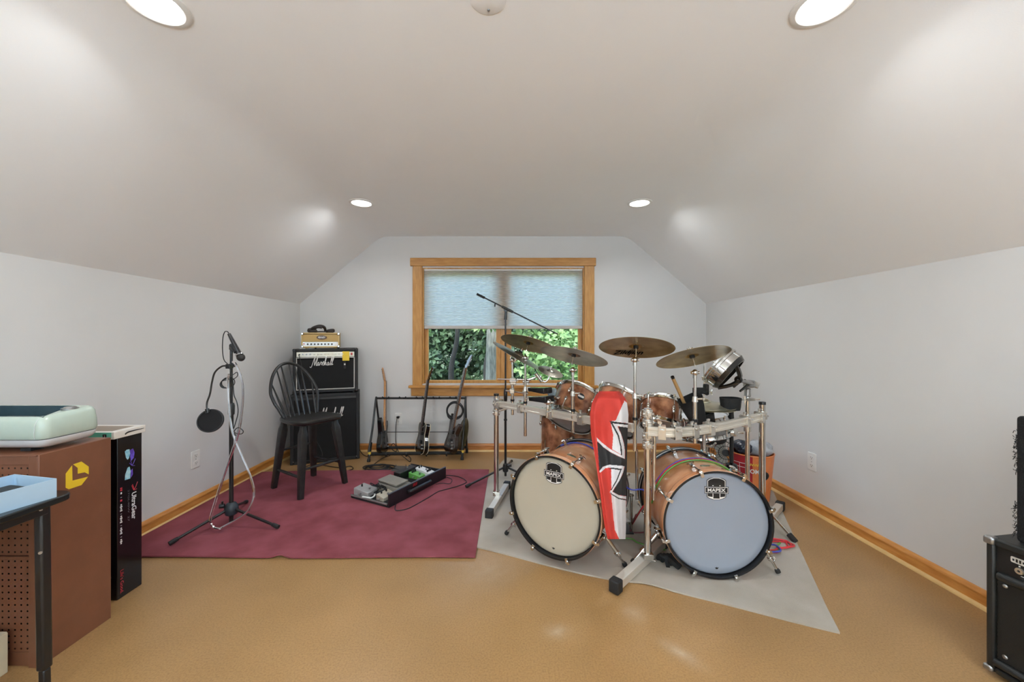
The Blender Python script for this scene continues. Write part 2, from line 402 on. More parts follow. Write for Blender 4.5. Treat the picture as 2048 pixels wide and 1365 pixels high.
# ------------------------------------------------------------------ recessed lights, cover plate, outlets
m_trim = mat('lamp_trim', (238,236,232), .5, var=.01)
m_lens = glow('lamp_lens', (255,252,246), 6.0)
def can(px, py, label, xyz=None):
    p = xyz or U(px, py, (ZC-EYE)*FPX/(VY-py)); x, y = p[0], p[1]
    o = thing('recessed_light', label, 'ceiling light', (x, y, ZC), group='recessed ceiling lights')
    part('trim_ring', MB().lathe([(.078,0),(.098,0),(.098,-.003),(.092,-.007),(.080,-.008),(.076,-.005)], 40), m_trim, o)
    part('lens', MB().lathe([(0,-.006),(.060,-.0055),(.077,-.004),(.078,0)], 40), m_lens, o)
    l = bpy.data.lights.new('lamp_light', 'AREA'); l.shape = 'DISK'; l.size = .15; l.energy = LAMP_WATTS; l.color = (.92, .965, 1.0)
    l.spread = math.radians(156)
    lo = bpy.data.objects.new('lamp_light', l); C.objects.link(lo); lo.parent = o; lo.location = (0, 0, -.012)
can(723, 406, 'small lit recessed light at the far left end of the ceiling')
can(1279, 406, 'small lit recessed light at the far right end of the ceiling')
can(310, 8, 'large lit recessed light cut by the top edge on the left')
can(1650, 8, 'large lit recessed light cut by the top edge on the right')
for yy in (-.57, -2.4):  # four more ceiling lights, added out of view as fill light
    can(0, 0, ('added unseen recessed light nearest behind the viewer on the left' if yy > -1 else 'added unseen recessed light furthest behind the viewer on the left'), (-1.19, yy)); can(0, 0, ('added unseen recessed light nearest behind the viewer on the right' if yy > -1 else 'added unseen recessed light furthest behind the viewer on the right'), (1.07, yy))
# added uplighters, out of view behind the viewer, put in to brighten the ceiling
def fill_uplight(x, y, label):
    o = thing('added_uplight', label, 'added light', (x, y, 0), group='added uplighters')
    part('base', MB().lathe([(0,0),(.13,0),(.13,.012),(.03,.026),(0,.028)], 32), m_black, o)
    part('pole', MB().cyl((0,0,.02), (0,0,.84), .011, n=12), m_black, o)
    part('bowl', MB().lathe([(.02,.82),(.08,.84),(.14,.88),(.165,.93),(.160,.93),(.135,.885),(.07,.85),(0,.845)], 36), m_white, o)
    part('bulb', MB().sphere((0,0,.88), .035, 14, 8), m_lens, o)
    l = bpy.data.lights.new('lamp_light', 'AREA'); l.shape = 'DISK'; l.size = .28; l.energy = UPLIGHT_WATTS; l.color = (.66, .845, 1.0)
    lo = bpy.data.objects.new('lamp_light', l); C.objects.link(lo); lo.parent = o; lo.location = (0, 0, .935); lo.rotation_euler = (math.pi, 0, 0)
fill_uplight(-1.0, -2.2, 'added unseen uplighter behind the viewer on the left'); fill_uplight(.95, -2.2, 'added unseen uplighter behind the viewer on the right')
o = thing('ceiling_cover_plate', 'plain white round cover plate with one small screw on the ceiling', 'cover plate', tuple(U(976, -2, (ZC-EYE)*FPX/(VY+2))[:2]) + (ZC,))
part('plate', MB().lathe([(0,-.004),(.056,-.004),(.060,-.002),(.060,0)], 40), m_ceil, o)
part('screw', MB().lathe([(0,-.007),(.004,-.007),(.005,-.004)], 10, (0,.038,0)), m_steel, o)
def outlet(loc, rotz, label):
    "plate faces local -y"
    o = thing('wall_outlet', label, 'outlet', loc, rotz, group='duplex wall outlets')
    part('plate', MB().prism(rrect(.076, .122, .006), (0,0,0), (1,0,0), (0,0,1), (0,-.006,0)), m_white, o, bevel=.002)
    for dz in (-.027, .027):
        q = part('receptacle', MB().prism(rrect(.034, .028, .008), (0,-.006,dz), (1,0,0), (0,0,1), (0,-.002,0)), m_white, o)
        mb = MB()
        for sx in (-.007, .007): mb.box((sx, -.0082, dz+.003), (.002, .001, .009))
        mb.cyl((0,-.0078,dz-.007), (0,-.0087,dz-.007), .0028, n=8); part('slots', mb, m_dark, q)
    part('screw', MB().cyl((0,-.006,0), (0,-.0075,0), .003, n=8), m_steel, o)
outlet((XL, XL*FPX/(390-VX), .346), math.radians(90), 'white outlet low on the left wall behind the microphone stand')
outlet((XR, XR*FPX/(1625-VX), .348), math.radians(-90), 'white outlet low on the right wall beside the drum kit')
outlet((bx(797), YB, bz(838)), 0, 'white outlet on the window wall with a black plug in it')
o = thing('power_plug', 'black power plug and its cord hanging in the outlet behind the guitars', 'plug', (bx(797), YB-.008, bz(834)))
part('plug_body', MB().box(U(796, 835, 4.135), (.026, .034, .022)), m_black, o, True, .003)
part('cord', MB().tube([U(794, 838, 4.12), U(792, 850, 4.12), U(791, 875, 4.13), U(792, 888, 4.13), U(794, 899, 4.125), V((bx(794), 4.11, .008))], .0035, 6), m_black, o, True)
# ------------------------------------------------------------------ outside the window
m_ground = mat('woodland_ground', (70,84,44), .9, var=0, vscale=1.5, rgb2=(96,104,58), bump=.3, bscale=8)
structure('ground_outside', MB().ab((-16, YB+.6, -3.3), (16, 34, -3.1)), m_ground, 'woodland ground outside below the window', 'ground')
def leafmat(name, a, b):
    m = mat(name, a, .55, rgb2=b, vscale=1.7, detail=3)
    nt = m.node_tree; N = nt.nodes; L = nt.links; p = N['Principled BSDF']; out = N['Material Output']
    cr = [x for x in N if x.type == 'VALTORGB'][0]
    tr = N.new('ShaderNodeBsdfTranslucent'); L.new(cr.outputs['Color'], tr.inputs['Color'])
    mx = N.new('ShaderNodeMixShader'); mx.inputs['Fac'].default_value = .35
    L.new(p.outputs['BSDF'], mx.inputs[1]); L.new(tr.outputs['BSDF'], mx.inputs[2]); L.new(mx.outputs['Shader'], out.inputs['Surface'])
    return m
m_leaf_light = leafmat('maple_leaf', (106,140,82), (158,184,126))
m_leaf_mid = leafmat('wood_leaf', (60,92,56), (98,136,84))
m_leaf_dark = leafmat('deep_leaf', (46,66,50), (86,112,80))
m_bark = mat('dark_bark', (54,48,42), .9, vscale=8, var=.25, stretch=(4,4,.6), bump=.6, bscale=20, bdist=.02)
m_barkd = mat('deep_bark', (34,32,30), .9, vscale=8, var=.25, bump=.5, bscale=20, bdist=.02)
m_bark_pale = mat('pale_bark', (84,86,82), .9, var=0, vscale=7, rgb2=(126,128,122), stretch=(4,4,.8), bump=.6, bscale=20, bdist=.02)
def leaves(blobs, count, size, seed):
    rnd = random.Random(seed); mb = MB(); tot = sum(b[3]*b[4]*b[5] for b in blobs)
    for (cx, cy, cz, rx, ry, rz) in blobs:
        k = int(count*rx*ry*rz/tot)
        for _ in range(k):
            while True:
                p = V((rnd.uniform(-1,1), rnd.uniform(-1,1), rnd.uniform(-1,1)))
                if p.length < 1: break
            c = V((cx+p.x*rx, cy+p.y*ry, cz+p.z*rz)); L = size*rnd.uniform(.6, 1.3)
            a = V((rnd.uniform(-1,1), rnd.uniform(-1,1), rnd.uniform(-.9,.2))).normalized()
            n = V((rnd.uniform(-.6,.6), rnd.uniform(-1,.4), rnd.uniform(.1,1))); b = n.cross(a)
            if b.length < .05: continue
            b.normalize(); n = a.cross(b)
            mb.add([c, c+a*L*.45+b*L*.33+n*L*.06, c+a*L-n*L*.12, c+a*L*.45-b*L*.33+n*L*.06], [(0,1,2),(0,2,3)])
    return mb
def tree(name, label, trunk, r, bark, blobs, count, size, lm, seed):
    base = V(trunk[0]); o = thing(name, label, 'tree', base, group='trees outside the window')
    part('trunk', MB().tube(trunk, r, 12, k=5), bark, o, True)
    rnd = random.Random(seed+50); br = MB()
    for (cx, cy, cz, rx, ry, rz) in blobs[:4]:
        q = V(trunk[1]).lerp(V(trunk[-1]), rnd.uniform(.3,.9)); e = V((cx, cy, cz))
        br.tube([q, q.lerp(e, .5)+V((0,0,.25)), e], [.05, .035, .012], 6, k=4)
    part('branches', br, bark, o, True)
    f = part('foliage', leaves(blobs, count, size, seed), lm, o, True, ang=180); f['kind'] = 'stuff'
# pale trunk just right of the left pane's middle, standing 3.5 m behind the wall
tree('maple_tree', 'pale grey tree trunk seen through the left pane beside the mullion', [V((-.30,7.7,-3.15)), V((-.28,7.7,0)), V((-.27,7.72,1.5)), V((-.25,7.8,4.6))], [.22,.19,.17,.12], m_bark_pale,
     [(-1.0,8.3,2.5,1.3,.6,.55), (.3,8.6,2.9,1.4,.7,.7), (-2.4,8.6,2.7,1.0,.6,.6)], 5200, .17, m_leaf_mid, 3)
tree('maple_tree', 'bright leafy maple close outside the right hand pane', [V((2.3,7.3,-3.15)), V((2.2,7.3,0)), V((2.0,7.3,2.2))], [.13,.11,.05], m_bark,
     [(.95,6.6,.75,.85,.55,.65), (1.5,6.9,1.5,.8,.5,.55), (.55,7.1,1.55,.7,.4,.35), (1.2,7.0,.15,1.0,.5,.4), (2.3,7.0,1.0,.7,.5,.9)], 5200, .125, m_leaf_light, 4)
tree('maple_tree', 'bright hanging maple branch across the top of the left pane', [V((-1.9,7.0,-3.15)), V((-2.0,7.0,.5)), V((-1.7,6.9,2.3))], [.10,.08,.04], m_bark,
     [(-.55,6.7,1.62,.5,.35,.25), (-1.0,6.8,1.75,.5,.35,.2), (-1.75,6.8,1.5,.35,.35,.5), (-1.5,7.0,-.1,.45,.3,.3), (-.75,6.6,.22,.3,.3,.16)], 2200, .12, m_leaf_light, 5)
for x, y, r, nm in ((-1.50,10.4,.085,'thin dark curved trunk left in the left pane'), (-.62,11.6,.10,'dark trunk further back near the middle of the left pane')):
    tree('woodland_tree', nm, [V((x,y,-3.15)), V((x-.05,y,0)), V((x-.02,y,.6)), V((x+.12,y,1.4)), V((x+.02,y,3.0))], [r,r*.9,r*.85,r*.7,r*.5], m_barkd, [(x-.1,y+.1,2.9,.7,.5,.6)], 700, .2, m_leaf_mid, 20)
# the wood behind: shaded foliage nobody could count
bl = []; rnd = random.Random(90)
for i in range(26):
    for j in range(8): bl.append((-9+i*.72+rnd.uniform(-.3,.3), 13.2+rnd.uniform(-.6,2.2), -2.6+j*.72+rnd.uniform(-.2,.2), rnd.uniform(.6,.9), .5, rnd.uniform(.45,.65)))
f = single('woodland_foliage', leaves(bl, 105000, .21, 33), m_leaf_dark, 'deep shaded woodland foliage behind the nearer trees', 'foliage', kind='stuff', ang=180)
# ------------------------------------------------------------------ rugs
m_rug = mat('burgundy_carpet', (126,62,68), .95, var=0, vscale=5, rgb2=(146,78,86), bump=.5, bscale=420, bdist=.003, spec=.2, detail=6)
m_rug2 = mat('greige_carpet', (170,160,146), .95, var=0, vscale=3.5, rgb2=(186,178,166), bump=.5, bscale=380, bdist=.003, spec=.2, detail=6)
def rug(name, quad, nu, nv, hfun, mt, label):
    A, B, Cc, D = [V(q) for q in quad]; top = []; mb = MB()
    for j in range(nv+1):
        for i in range(nu+1):
            u, v = i/nu, j/nv
            p = A*(1-u)*(1-v)+B*u*(1-v)+Cc*u*v+D*(1-u)*v; p = V((p.x, p.y, 0)); hz, off = hfun(u, v, p)
            top.append(p + V(off) + V((0,0,hz)))
    fs = [(j*(nu+1)+i, j*(nu+1)+i+1, (j+1)*(nu+1)+i+1, (j+1)*(nu+1)+i) for j in range(nv) for i in range(nu)]
    mb.add(top, fs)
    rim = [(0,i) for i in range(nu+1)] + [(j,nu) for j in range(1,nv+1)] + [(nv,i) for i in range(nu-1,-1,-1)] + [(j,0) for j in range(nv-1,0,-1)]
    ids = [j*(nu+1)+i for j, i in rim]; nb = len(mb.v); mb.v += [V((top[k].x, top[k].y, max(.0005, top[k].z-.008))) for k in ids]; m = len(ids)
    for k in range(m): mb.f.append((ids[k], nb+k, nb+(k+1) % m, ids[(k+1) % m])); mb.m.append(0)
    return single(name, mb, mt, label, 'rug')
def h_red(u, v, p):
    h = .014; off = [0, .006*math.sin(u*9), 0]
    x0 = (560-VX)*2.118/FPX
    if v < .06: h += .012*math.exp(-((p.x-x0)/.035)**2)*(1-v/.06); off[1] += .010*math.exp(-((p.x-x0)/.035)**2)*(1-v/.06)
    if v > .93: off[1] += .02*math.sin(u*3.2)
    return h, off
rug('burgundy_rug', [(-2.222,2.118,0), (-.183,2.112,0), (-.178,3.535,0), (-2.222,3.47,0)], 90, 40, h_red, m_rug, 'burgundy carpet piece under the chair and pedalboard')
def h_grey(u, v, p):
    off = [0,0,0]; h = .0085
    if v < .1: s = 1-v/.1; off = [0, s*(.012*math.sin(u*11)+.02*math.exp(-((u-.62)/.05)**2)), 0]; h += .004*s*math.exp(-((u-.62)/.06)**2)
    return h, off
rug('greige_rug', [(-.42,2.31,0), (1.355,1.586,0), (2.095,3.05,0), (-.03,3.92,0)], 60, 50, h_grey, m_rug2, 'worn greige carpet piece under the drum kit')
# ------------------------------------------------------------------ lettering
_tc = {}
def glyphs(txt, size=1.0, shear=0.0, bold=0.0, spacing=1.0):
    "flat lettering as (2-D verts, faces), centred, cap height about 0.73 * size"
    key = (txt, shear, bold, spacing)
    if key not in _tc:
        cu = bpy.data.curves.new('lettering', 'FONT'); cu.body = txt; cu.shear = shear; cu.offset = bold; cu.space_character = spacing
        cu.fill_mode = 'FRONT'; cu.resolution_u = 3; cu.dimensions = '2D'
        ob = bpy.data.objects.new('lettering', cu); C.objects.link(ob)
        dg = bpy.context.evaluated_depsgraph_get(); me = bpy.data.meshes.new_from_object(ob.evaluated_get(dg))
        vs = [(v.co.x, v.co.y) for v in me.vertices]; fs = [tuple(p.vertices) for p in me.polygons]
        bpy.data.objects.remove(ob); bpy.data.curves.remove(cu); bpy.data.meshes.remove(me)
        xs = [p[0] for p in vs]; ys = [p[1] for p in vs]; cx, cy = (min(xs)+max(xs))/2, (min(ys)+max(ys))/2
        _tc[key] = ([(x-cx, y-cy) for x, y in vs], fs, max(xs)-min(xs), max(ys)-min(ys))
    return _tc[key]
def write(mb, txt, o, ex, ey, width=None, height=None, shear=0, bold=0, spacing=1.0, lift=(0,0,0), mi=0):
    vs, fs, w, h = glyphs(txt, 1, shear, bold, spacing)
    sx = sy = None
    if width: sx = width/w
    if height: sy = height/h
    sx = sx or sy; sy = sy or sx
    o, ex, ey = V(o)+V(lift), V(ex), V(ey)
    return mb.add([o+ex*(x*sx)+ey*(y*sy) for x, y in vs], fs, mi)
MARSHALL = [[(0,.28),(.03,.22),(.08,.24),(.13,.42),(.19,.75),(.24,.98),(.25,.7),(.27,.35)], [(.27,.35),(.33,.6),(.42,1.0),(.40,.7),(.38,.42),(.40,.34),(.44,.40)],
    [(.55,.52),(.51,.58),(.46,.50),(.46,.38),(.51,.36),(.55,.52),(.55,.40),(.58,.36),(.62,.42)], [(.62,.42),(.66,.62),(.69,.55),(.74,.56),(.72,.42),(.75,.37)],
    [(.75,.37),(.82,.64),(.86,.50),(.86,.38),(.80,.35)], [(.86,.38),(.93,.60),(.97,.92),(.94,.98),(.92,.80),(.90,.36)], [(.90,.36),(.95,.55),(.99,.53),(.98,.40),(1.02,.37),(1.05,.42)],
    [(1.17,.52),(1.13,.58),(1.08,.50),(1.08,.38),(1.13,.36),(1.17,.52),(1.17,.40),(1.20,.36),(1.24,.42)], [(1.24,.42),(1.33,.75),(1.35,.98),(1.31,.92),(1.28,.55),(1.29,.38),(1.34,.38)],
    [(1.34,.40),(1.43,.75),(1.45,.98),(1.41,.92),(1.38,.55),(1.39,.38),(1.46,.44)]]
def script_logo(o, ex, ey, width, out, th):
    mb = MB(); o, ex, ey, out = V(o), V(ex), V(ey), V(out); s = width/1.46
    for st in MARSHALL:
        mb.tube([o+ex*((x-.73)*s+(y-.6)*s*.12)+ey*((y-.6)*s)+out for x, y in st], th, 6, k=5)
    return mb
# ------------------------------------------------------------------ brown metal cabinet, left
m_brown = mat('brown_enamel', (120,76,54), .42, var=.05, vscale=14, bump=.03, bscale=200)
m_yellow = mat('yellow_print', (232,196,44), .5, var=.03)
cx0, cx1, cy0, cy1, cz1 = -2.215, -1.722, 1.412, 1.668, .782
o = thing('metal_cabinet', 'brown metal cabinet with pegboard front and yellow emblem on its side', 'cabinet', (-1.97, 1.54, 0))
t = .004
part('side_panel', MB().ab((cx1-.006, cy0, .0), (cx1, cy1, cz1)), m_brown, o, True, .0015)
part('side_panel', MB().ab((cx0, cy0, .0), (cx0+.006, cy1, cz1)), m_brown, o, True, .0015)
part('rear_panel', MB().ab((cx0+.006, cy1-.006, 0), (cx1-.006, cy1, cz1-.006)), m_brown, o, True)
part('top_panel', MB().ab((cx0, cy0-.004, cz1-.006), (cx1-.006, cy1, cz1)), m_brown, o, True, .001)
part('base_plinth', MB().ab((cx0+.006, cy0+.01, 0), (cx1-.006, cy1-.006, .05)), m_brown, o, True)
mb = MB(); mb.ab((cx1-.038, cy0, .0), (cx1-.006, cy0+.012, cz1-.006)); mb.ab((cx0+.006, cy0, 0), (cx0+.04, cy0+.012, cz1-.006)); mb.ab((cx0+.04, cy0, cz1-.036), (cx1-.038, cy0+.012, cz1-.006))
part('front_frame', mb, m_brown, o, True, .001)
def pegboard(x0, x1, z0, z1, y, par):
    # real holes: a grid of cells, each with a square hole ring
    p = .0225; nx = int((x1-x0)/p); nz = int((z1-z0)/p); mb = MB(); r = .0036; sx = (x1-x0)/nx; sz = (z1-z0)/nz
    for i in range(nx):
        for j in range(nz):
            c = V((x0+(i+.5)*sx, y, z0+(j+.5)*sz)); O = [V((-sx/2,0,-sz/2)), V((sx/2,0,-sz/2)), V((sx/2,0,sz/2)), V((-sx/2,0,sz/2))]
            I = [V((r*math.cos(math.radians(225+45*k)), 0, r*math.sin(math.radians(225+45*k)))) for k in range(8)]
            mb.add([c+q for q in O+I], [(0,1,6,5,4),(1,2,8,7,6),(2,3,10,9,8),(3,0,4,11,10)])
    q = part('pegboard_panel', mb, m_brown, par, True); q['kind'] = 'stuff'; return q
for (a, b) in ((.055, .40), (.41, .585), (.592, cz1-.038)):
    pegboard(cx0+.04, cx1-.038, a, b, cy0+.006, o)
    part('shelf_rail', MB().ab((cx0+.04, cy0+.001, b), (cx1-.038, cy0+.010, b+.007)), m_brown, o, True, .001)
part('back_liner', MB().ab((cx0+.02, cy0+.03, .05), (cx1-.02, cy0+.034, cz1-.02)), m_dark, o, True)
# yellow emblem on the right side (faces +x); drawn on the side plane by depth and height
def on_side(pts, X):
    return [(X*FPX/(px-VX), EYE-(py-VY)*(X*FPX/(px-VX))/FPX) for px, py in pts]
E = lambda L: [(x/4.55, y/4.55+780) for x, y in L]
for poly in (E([(665,680),(740,654),(806,700),(806,770),(770,752),(707,765),(707,712)]), E([(655,690),(658,828),(800,792),(740,868),(625,907),(597,892),(597,765)])):
    yz = on_side(poly, cx1); part('emblem', MB().prism(yz, (cx1,0,0), (0,1,0), (0,0,1), (.0008,0,0)), m_yellow, o, True, label='yellow geometric emblem')
# ------------------------------------------------------------------ mint machine on the cabinet
m_mint = mat('mint_plastic', (186,201,188), .22, var=.015, coat=.3)
m_base = mat('cool_white_plastic', (214,214,216), .4, var=.02)
m_tint = mat('machine_well', (58,78,86), .3, var=.1)
o = thing('desktop_machine', 'mint green desktop machine with open top and silver button on the brown cabinet', 'machine', (-2.0, 1.62, cz1))
mx0, mx1, my0, my1 = -2.243, -1.731, 1.430, 1.640
mw, md, mcx, mcy = mx1-mx0, my1-my0, (mx0+mx1)/2, (my0+my1)/2
zb0 = cz1
def mring(inset, z, r=.032, tilt=0.0): return [V((p[0], p[1], z+tilt*(p[1]-my0)/md)) for p in rrect(mw-2*inset, md-2*inset, max(.006, r-inset*.4), 7, mcx, mcy)]
part('base_shell', MB().loft([mring(.022, zb0+.016), mring(.012, zb0+.022), mring(.004, zb0+.034), mring(.003, zb0+.046), mring(.010, zb0+.048)]), m_base, o, True, ang=50)
for fx in (mx0+.08, mx1-.10): part('foot', MB().ab((fx-.02, my0+.03, zb0), (fx+.02, my0+.07, zb0+.020)), m_rubber, o, True)
part('seam', MB().loft([mring(.008, zb0+.046), mring(.008, zb0+.052)]), m_black, o, True)
TL_ = .018
zt = lambda y: zb0+.132+TL_*(y-my0)/md
wel = [(mx0+.02, my0+.020), (mx1-.022, my0+.020), (mx1-.092, my1-.030), (mx0+.02, my1-.030)]
top_ring = mring(.022, zb0+.132, tilt=TL_); nT = len(top_ring)
body = MB().loft([mring(.003, zb0+.050), mring(.0, zb0+.060), mring(.001, zb0+.092), mring(.005, zb0+.114, tilt=TL_*.8), mring(.012, zb0+.127, tilt=TL_), top_ring], cap=False)
W_ = [V((x, y, zt(y))) for x, y in wel]
body.add(top_ring+W_, [(0,1,2,3,4,5,6,7,34),(7,8,35,34),(8,9,10,11,12,13,14,15,35),(15,16,32,35),(16,17,18,19,20,21,22,23,32),(23,24,33,32),(24,25,26,27,28,29,30,31,33),(31,0,34,33)])
part('body', body, m_mint, o, True, ang=50)
zw = zb0+.072
mb = MB(); mb.add(W_ + [V((x, y, zw)) for x, y in wel], [(0,4,5,1),(1,5,6,2),(2,6,7,3),(3,7,4,0),(4,7,6,5)]); part('well', mb, m_tint, o, True)
part('tool_head', MB().ab((mx1-.30, my0+.07, zw), (mx1-.19, my0+.14, zw+.042)), m_black, o, True, .004)
part('rail', MB().cyl((mx0+.02, my0+.15, zw+.03), (mx1-.08, my0+.15, zw+.03), .005), m_steel, o, True)
bc = V((mx1-.046, my0+.130, zt(my0+.130)-.001))
part('button', MB().lathe([(.026,0),(.026,.004),(.023,.006),(.020,.005),(.018,.009),(.012,.011),(0,.0115)], 28, bc), m_steel, o, True, label='round silver button')
part('panel_line', MB().tube([V((mx1-.030, my0-.0, zb0+.052)), V((mx1-.030, my0-.001, zb0+.080)), V((mx1-.030, my0+.004, zb0+.112)), V((mx1-.030, my0+.014, zb0+.128))], .0008, 4), m_base, o, True)
# ------------------------------------------------------------------ monitor carton and slim box behind the cabinet
m_carton = mat('glossy_black_carton', (16,15,18), .16, var=.12, vscale=8)
kx0, kx1, ky0, ky1, kz = -2.235, -1.805, 1.776, 1.896, .750
o = thing('monitor_carton', 'tall glossy black monitor carton standing behind the brown cabinet', 'carton', (-2.02, 1.836, 0))
part('carton_body', MB().ab((kx0, ky0, 0), (kx1, ky1, kz)), m_carton, o, True, .003)
m_pw = mat('print_white', (222,222,224), .4, var=.02); m_pr = mat('print_red', (200,50,66), .4, var=.02); m_pg = mat('print_grey', (96,92,96), .4, var=.02)
m_pb = mat('print_ice_blue', (120,190,214), .4, rgb2=(190,226,236), vscale=60); m_pv = mat('print_violet', (84,52,160), .4, rgb2=(120,96,214), vscale=60)
def side_pt(px, py, X=kx1): Y = X*FPX/(px-VX); return V((X, Y, EYE-(py-VY)*Y/FPX))
Z6 = lambda x, y: (185+x/6.5, 850+y/6.5)
def side_poly(L): return [((side_pt(*Z6(x,y))).y, (side_pt(*Z6(x,y))).z) for x, y in L]
def splash(L, mt, nm): part(nm, MB().prism(side_poly(L), (kx1,0,0), (0,1,0), (0,0,1), (.0006,0,0)), mt, o, True)
splash([(420,350),(445,325),(480,320),(488,380),(470,440),(455,455),(435,430)], m_pb, 'splash_print')
splash([(488,330),(525,310),(545,360),(535,430),(500,470),(490,420)], m_pv, 'splash_print')
splash([(455,560),(480,545),(495,600),(490,700),(420,722),(425,650)], m_pb, 'splash_print')
splash([(497,600),(520,570),(525,640),(500,690)], m_pv, 'splash_print')
mb = MB()
for L in ([(480,500),(520,520),(555,440)], [(485,505),(515,530),(550,530)], [(495,470),(510,520)]): mb.tube([side_pt(*Z6(x,y))+V((.0005,0,0)) for x, y in L], .0012, 4, k=3)
part('splash_print', mb, m_pv, o, True)
mb = MB()
for L in ([(520,775),(545,835),(585,740)], [(510,790),(535,850),(575,830)], [(530,800),(540,845)]): mb.tube([side_pt(*Z6(x,y))+V((.0005,0,0)) for x, y in L], .0012, 4, k=3)
part('wing_mark', mb, m_pr, o, True)
yc = side_pt(*Z6(538,1050)); part('lettering', write(MB(), 'UltraGear', (kx1+.0009, yc.y, yc.z), (0,0,-1), (0,1,0), width=.129, bold=.02), m_pw, o, True, label='bold white lettering running down the side')
yc = side_pt(*Z6(468,1050)); part('lettering', write(MB(), '27GL40W  27', (kx1+.0009, yc.y, yc.z), (0,0,-1), (0,1,0), width=.15, height=.008), m_pg, o, True)
mb = MB(); k = 0
for (ya, yb, mi) in ((820,870,1),(880,915,0),(945,950,0),(975,1010,1),(1035,1135,0),(1160,1165,0),(1185,1285,0),(1310,1315,0),(1340,1430,0),(1460,1465,0),(1490,1560,0)):
    a, b = side_pt(*Z6(372,ya)), side_pt(*Z6(372,yb)); n = max(1, int((a.z-b.z)/.008)) if yb-ya > 20 else 1
    for j in range(n):
        z1 = a.z+(b.z-a.z)*j/n; z0 = a.z+(b.z-a.z)*(j+.7)/n; ww = .0045 if mi else (.003+.002*(j % 2))
        mb.ab((kx1, a.y-ww, z0), (kx1+.0007, a.y+ww, z1), mi)
part('small_print', mb, [m_pw, m_pr], o, True)
yc = side_pt(243, 1164); part('lettering', write(MB(), "Life's Good.", (kx1+.0009, yc.y+.002, yc.z), (0,0,-1), (0,1,0), width=.108), m_pr, o, True, label='small red slogan near the bottom')
mb = MB().tube([V((-1.84,ky0-.001,.10)), V((-1.86,ky0-.001,.14)), V((-1.885,ky0-.001,.15))], .006, 6); part('swoosh_print', mb, m_pw, o, True)
o = thing('slim_box', 'slim white box with a mint green end lying on the black monitor carton', 'box', (-2.0, 1.84, kz))
sx1, sy0, sy1 = -1.795, 1.752, 1.905
part('box_base', MB().ab((-2.22, sy0, kz), (sx1, sy1, kz+.034)), mat('white_card', (228,222,214), .5, var=.02), o, True, .002)
part('end_label', MB().ab((-2.21, sy0-.0008, kz+.003), (sx1-.012, sy0, kz+.032)), mat('mint_card', (110,190,164), .5, var=.02), o, True)
part('top_panel', MB().ab((-2.20, sy0+.02, kz+.034), (sx1-.03, sy1-.03, kz+.0348)), mat('taupe_card', (150,134,118), .5, var=.04), o, True)
part('numeral_patch', MB().ab((sx1-.050, sy0-.0016, kz+.006), (sx1-.034, sy0-.0008, kz+.024)), m_black, o, True)
part('numeral', write(MB(), '3', (sx1-.042, sy0-.002, kz+.015), (1,0,0), (0,0,1), height=.010, bold=.02), m_pw, o, True)
part('pen_print', MB().tube([V((sx1+.0004, sy0+.05, kz+.012)), V((sx1+.0004, sy0+.07, kz+.020)), V((sx1+.0004, sy1-.01, kz+.020))], [.003,.0035,.0008], 6), m_black, o, True)
# ------------------------------------------------------------------ black table corner, blue tray, carton
m_lam = mat('black_table_top', (24,27,28), .22, var=.1, vscale=20)
o = thing('folding_table', 'black table corner at the left edge in front of the brown cabinet', 'table', (-1.9, 1.0, 0))
tx1, ty1, tz = -1.50, 1.345, .68
part('table_top', MB().prism(rrect(.80, 1.30, .05, 6, tx1-.40, ty1-.65), (0,0,tz-.022), (1,0,0), (0,1,0), (0,0,.022)), m_lam, o, True, .004)
part('apron_rail', MB().ab((tx1-.76, ty1-1.2, tz-.055), (tx1-.035, ty1-.06, tz-.022)), m_pole, o, True, .002)
part('bolt', MB().cyl((tx1-.012, 1.245, tz-.024), (tx1-.012, 1.245, tz-.028), .004, n=8), m_steel, o, True)
for (lx, ly) in ((-1.565, 1.292), (-2.2, 1.292), (-1.565, .12), (-2.2, .12)):
    leg = part('leg', MB().beam((lx, ly, tz-.03), (lx+.008, ly, .10), .027, .030, (0,1,0)), m_pole, o, True, .006)
    part('leg_insert', MB().beam((lx+.008, ly, .10), (lx+.010, ly, .012), .021, .022, (0,1,0)), m_pole, leg, True, .004)
    part('leg_foot', MB().box((lx+.010, ly, .008), (.034, .034, .016)), m_rubber, leg, True, .003)
part('leg_bolt', MB().cyl((-1.552, 1.276, .50), (-1.547, 1.272, .50), .005, n=8), m_steel, o, True)
m_blue = mat('pale_blue_card', (176,204,226), .5, var=.015)
A, B, D = V((-1.508,1.285,tz)), V((-1.548,1.150,tz)), V((-1.700,1.325,tz))
ex = (A-D).normalized(); ey = V((-ex.y, ex.x, 0)); Wb, Db = (A-D).length, .30; O = A - ex*Wb - ey*Db
o = thing('box_tray', 'open pale blue card tray on the black table', 'tray', tuple(O+ex*Wb/2+ey*Db/2), R=Matrix((ex, ey, V((0,0,1)))).transposed())
hw, hd, hh, tt = Wb/2, Db/2, .062, .003
part('tray_floor', MB().ab((-hw,-hd,0), (hw,hd,.003)), m_blue, o)
for (a, b) in (((-hw,-hd),(-hw+tt,hd)), ((hw-tt,-hd),(hw,hd)), ((-hw+tt,-hd),(hw-tt,-hd+tt)), ((-hw+tt,hd-tt),(hw-tt,hd))):
    part('tray_wall', MB().ab((a[0],a[1],.003), (b[0],b[1],hh)), m_blue, o)
o2 = single('dark_insert', MB().prism(rrect(Wb-.03, Db-.03, .01), O+ex*Wb/2+ey*Db/2+V((0,0,.0035)), ex, ey, (0,0,.030)), mat('dark_foam', (40,44,46), .8, var=.1), 'dark foam insert lying inside the pale blue tray', 'foam insert', bevel=.004)
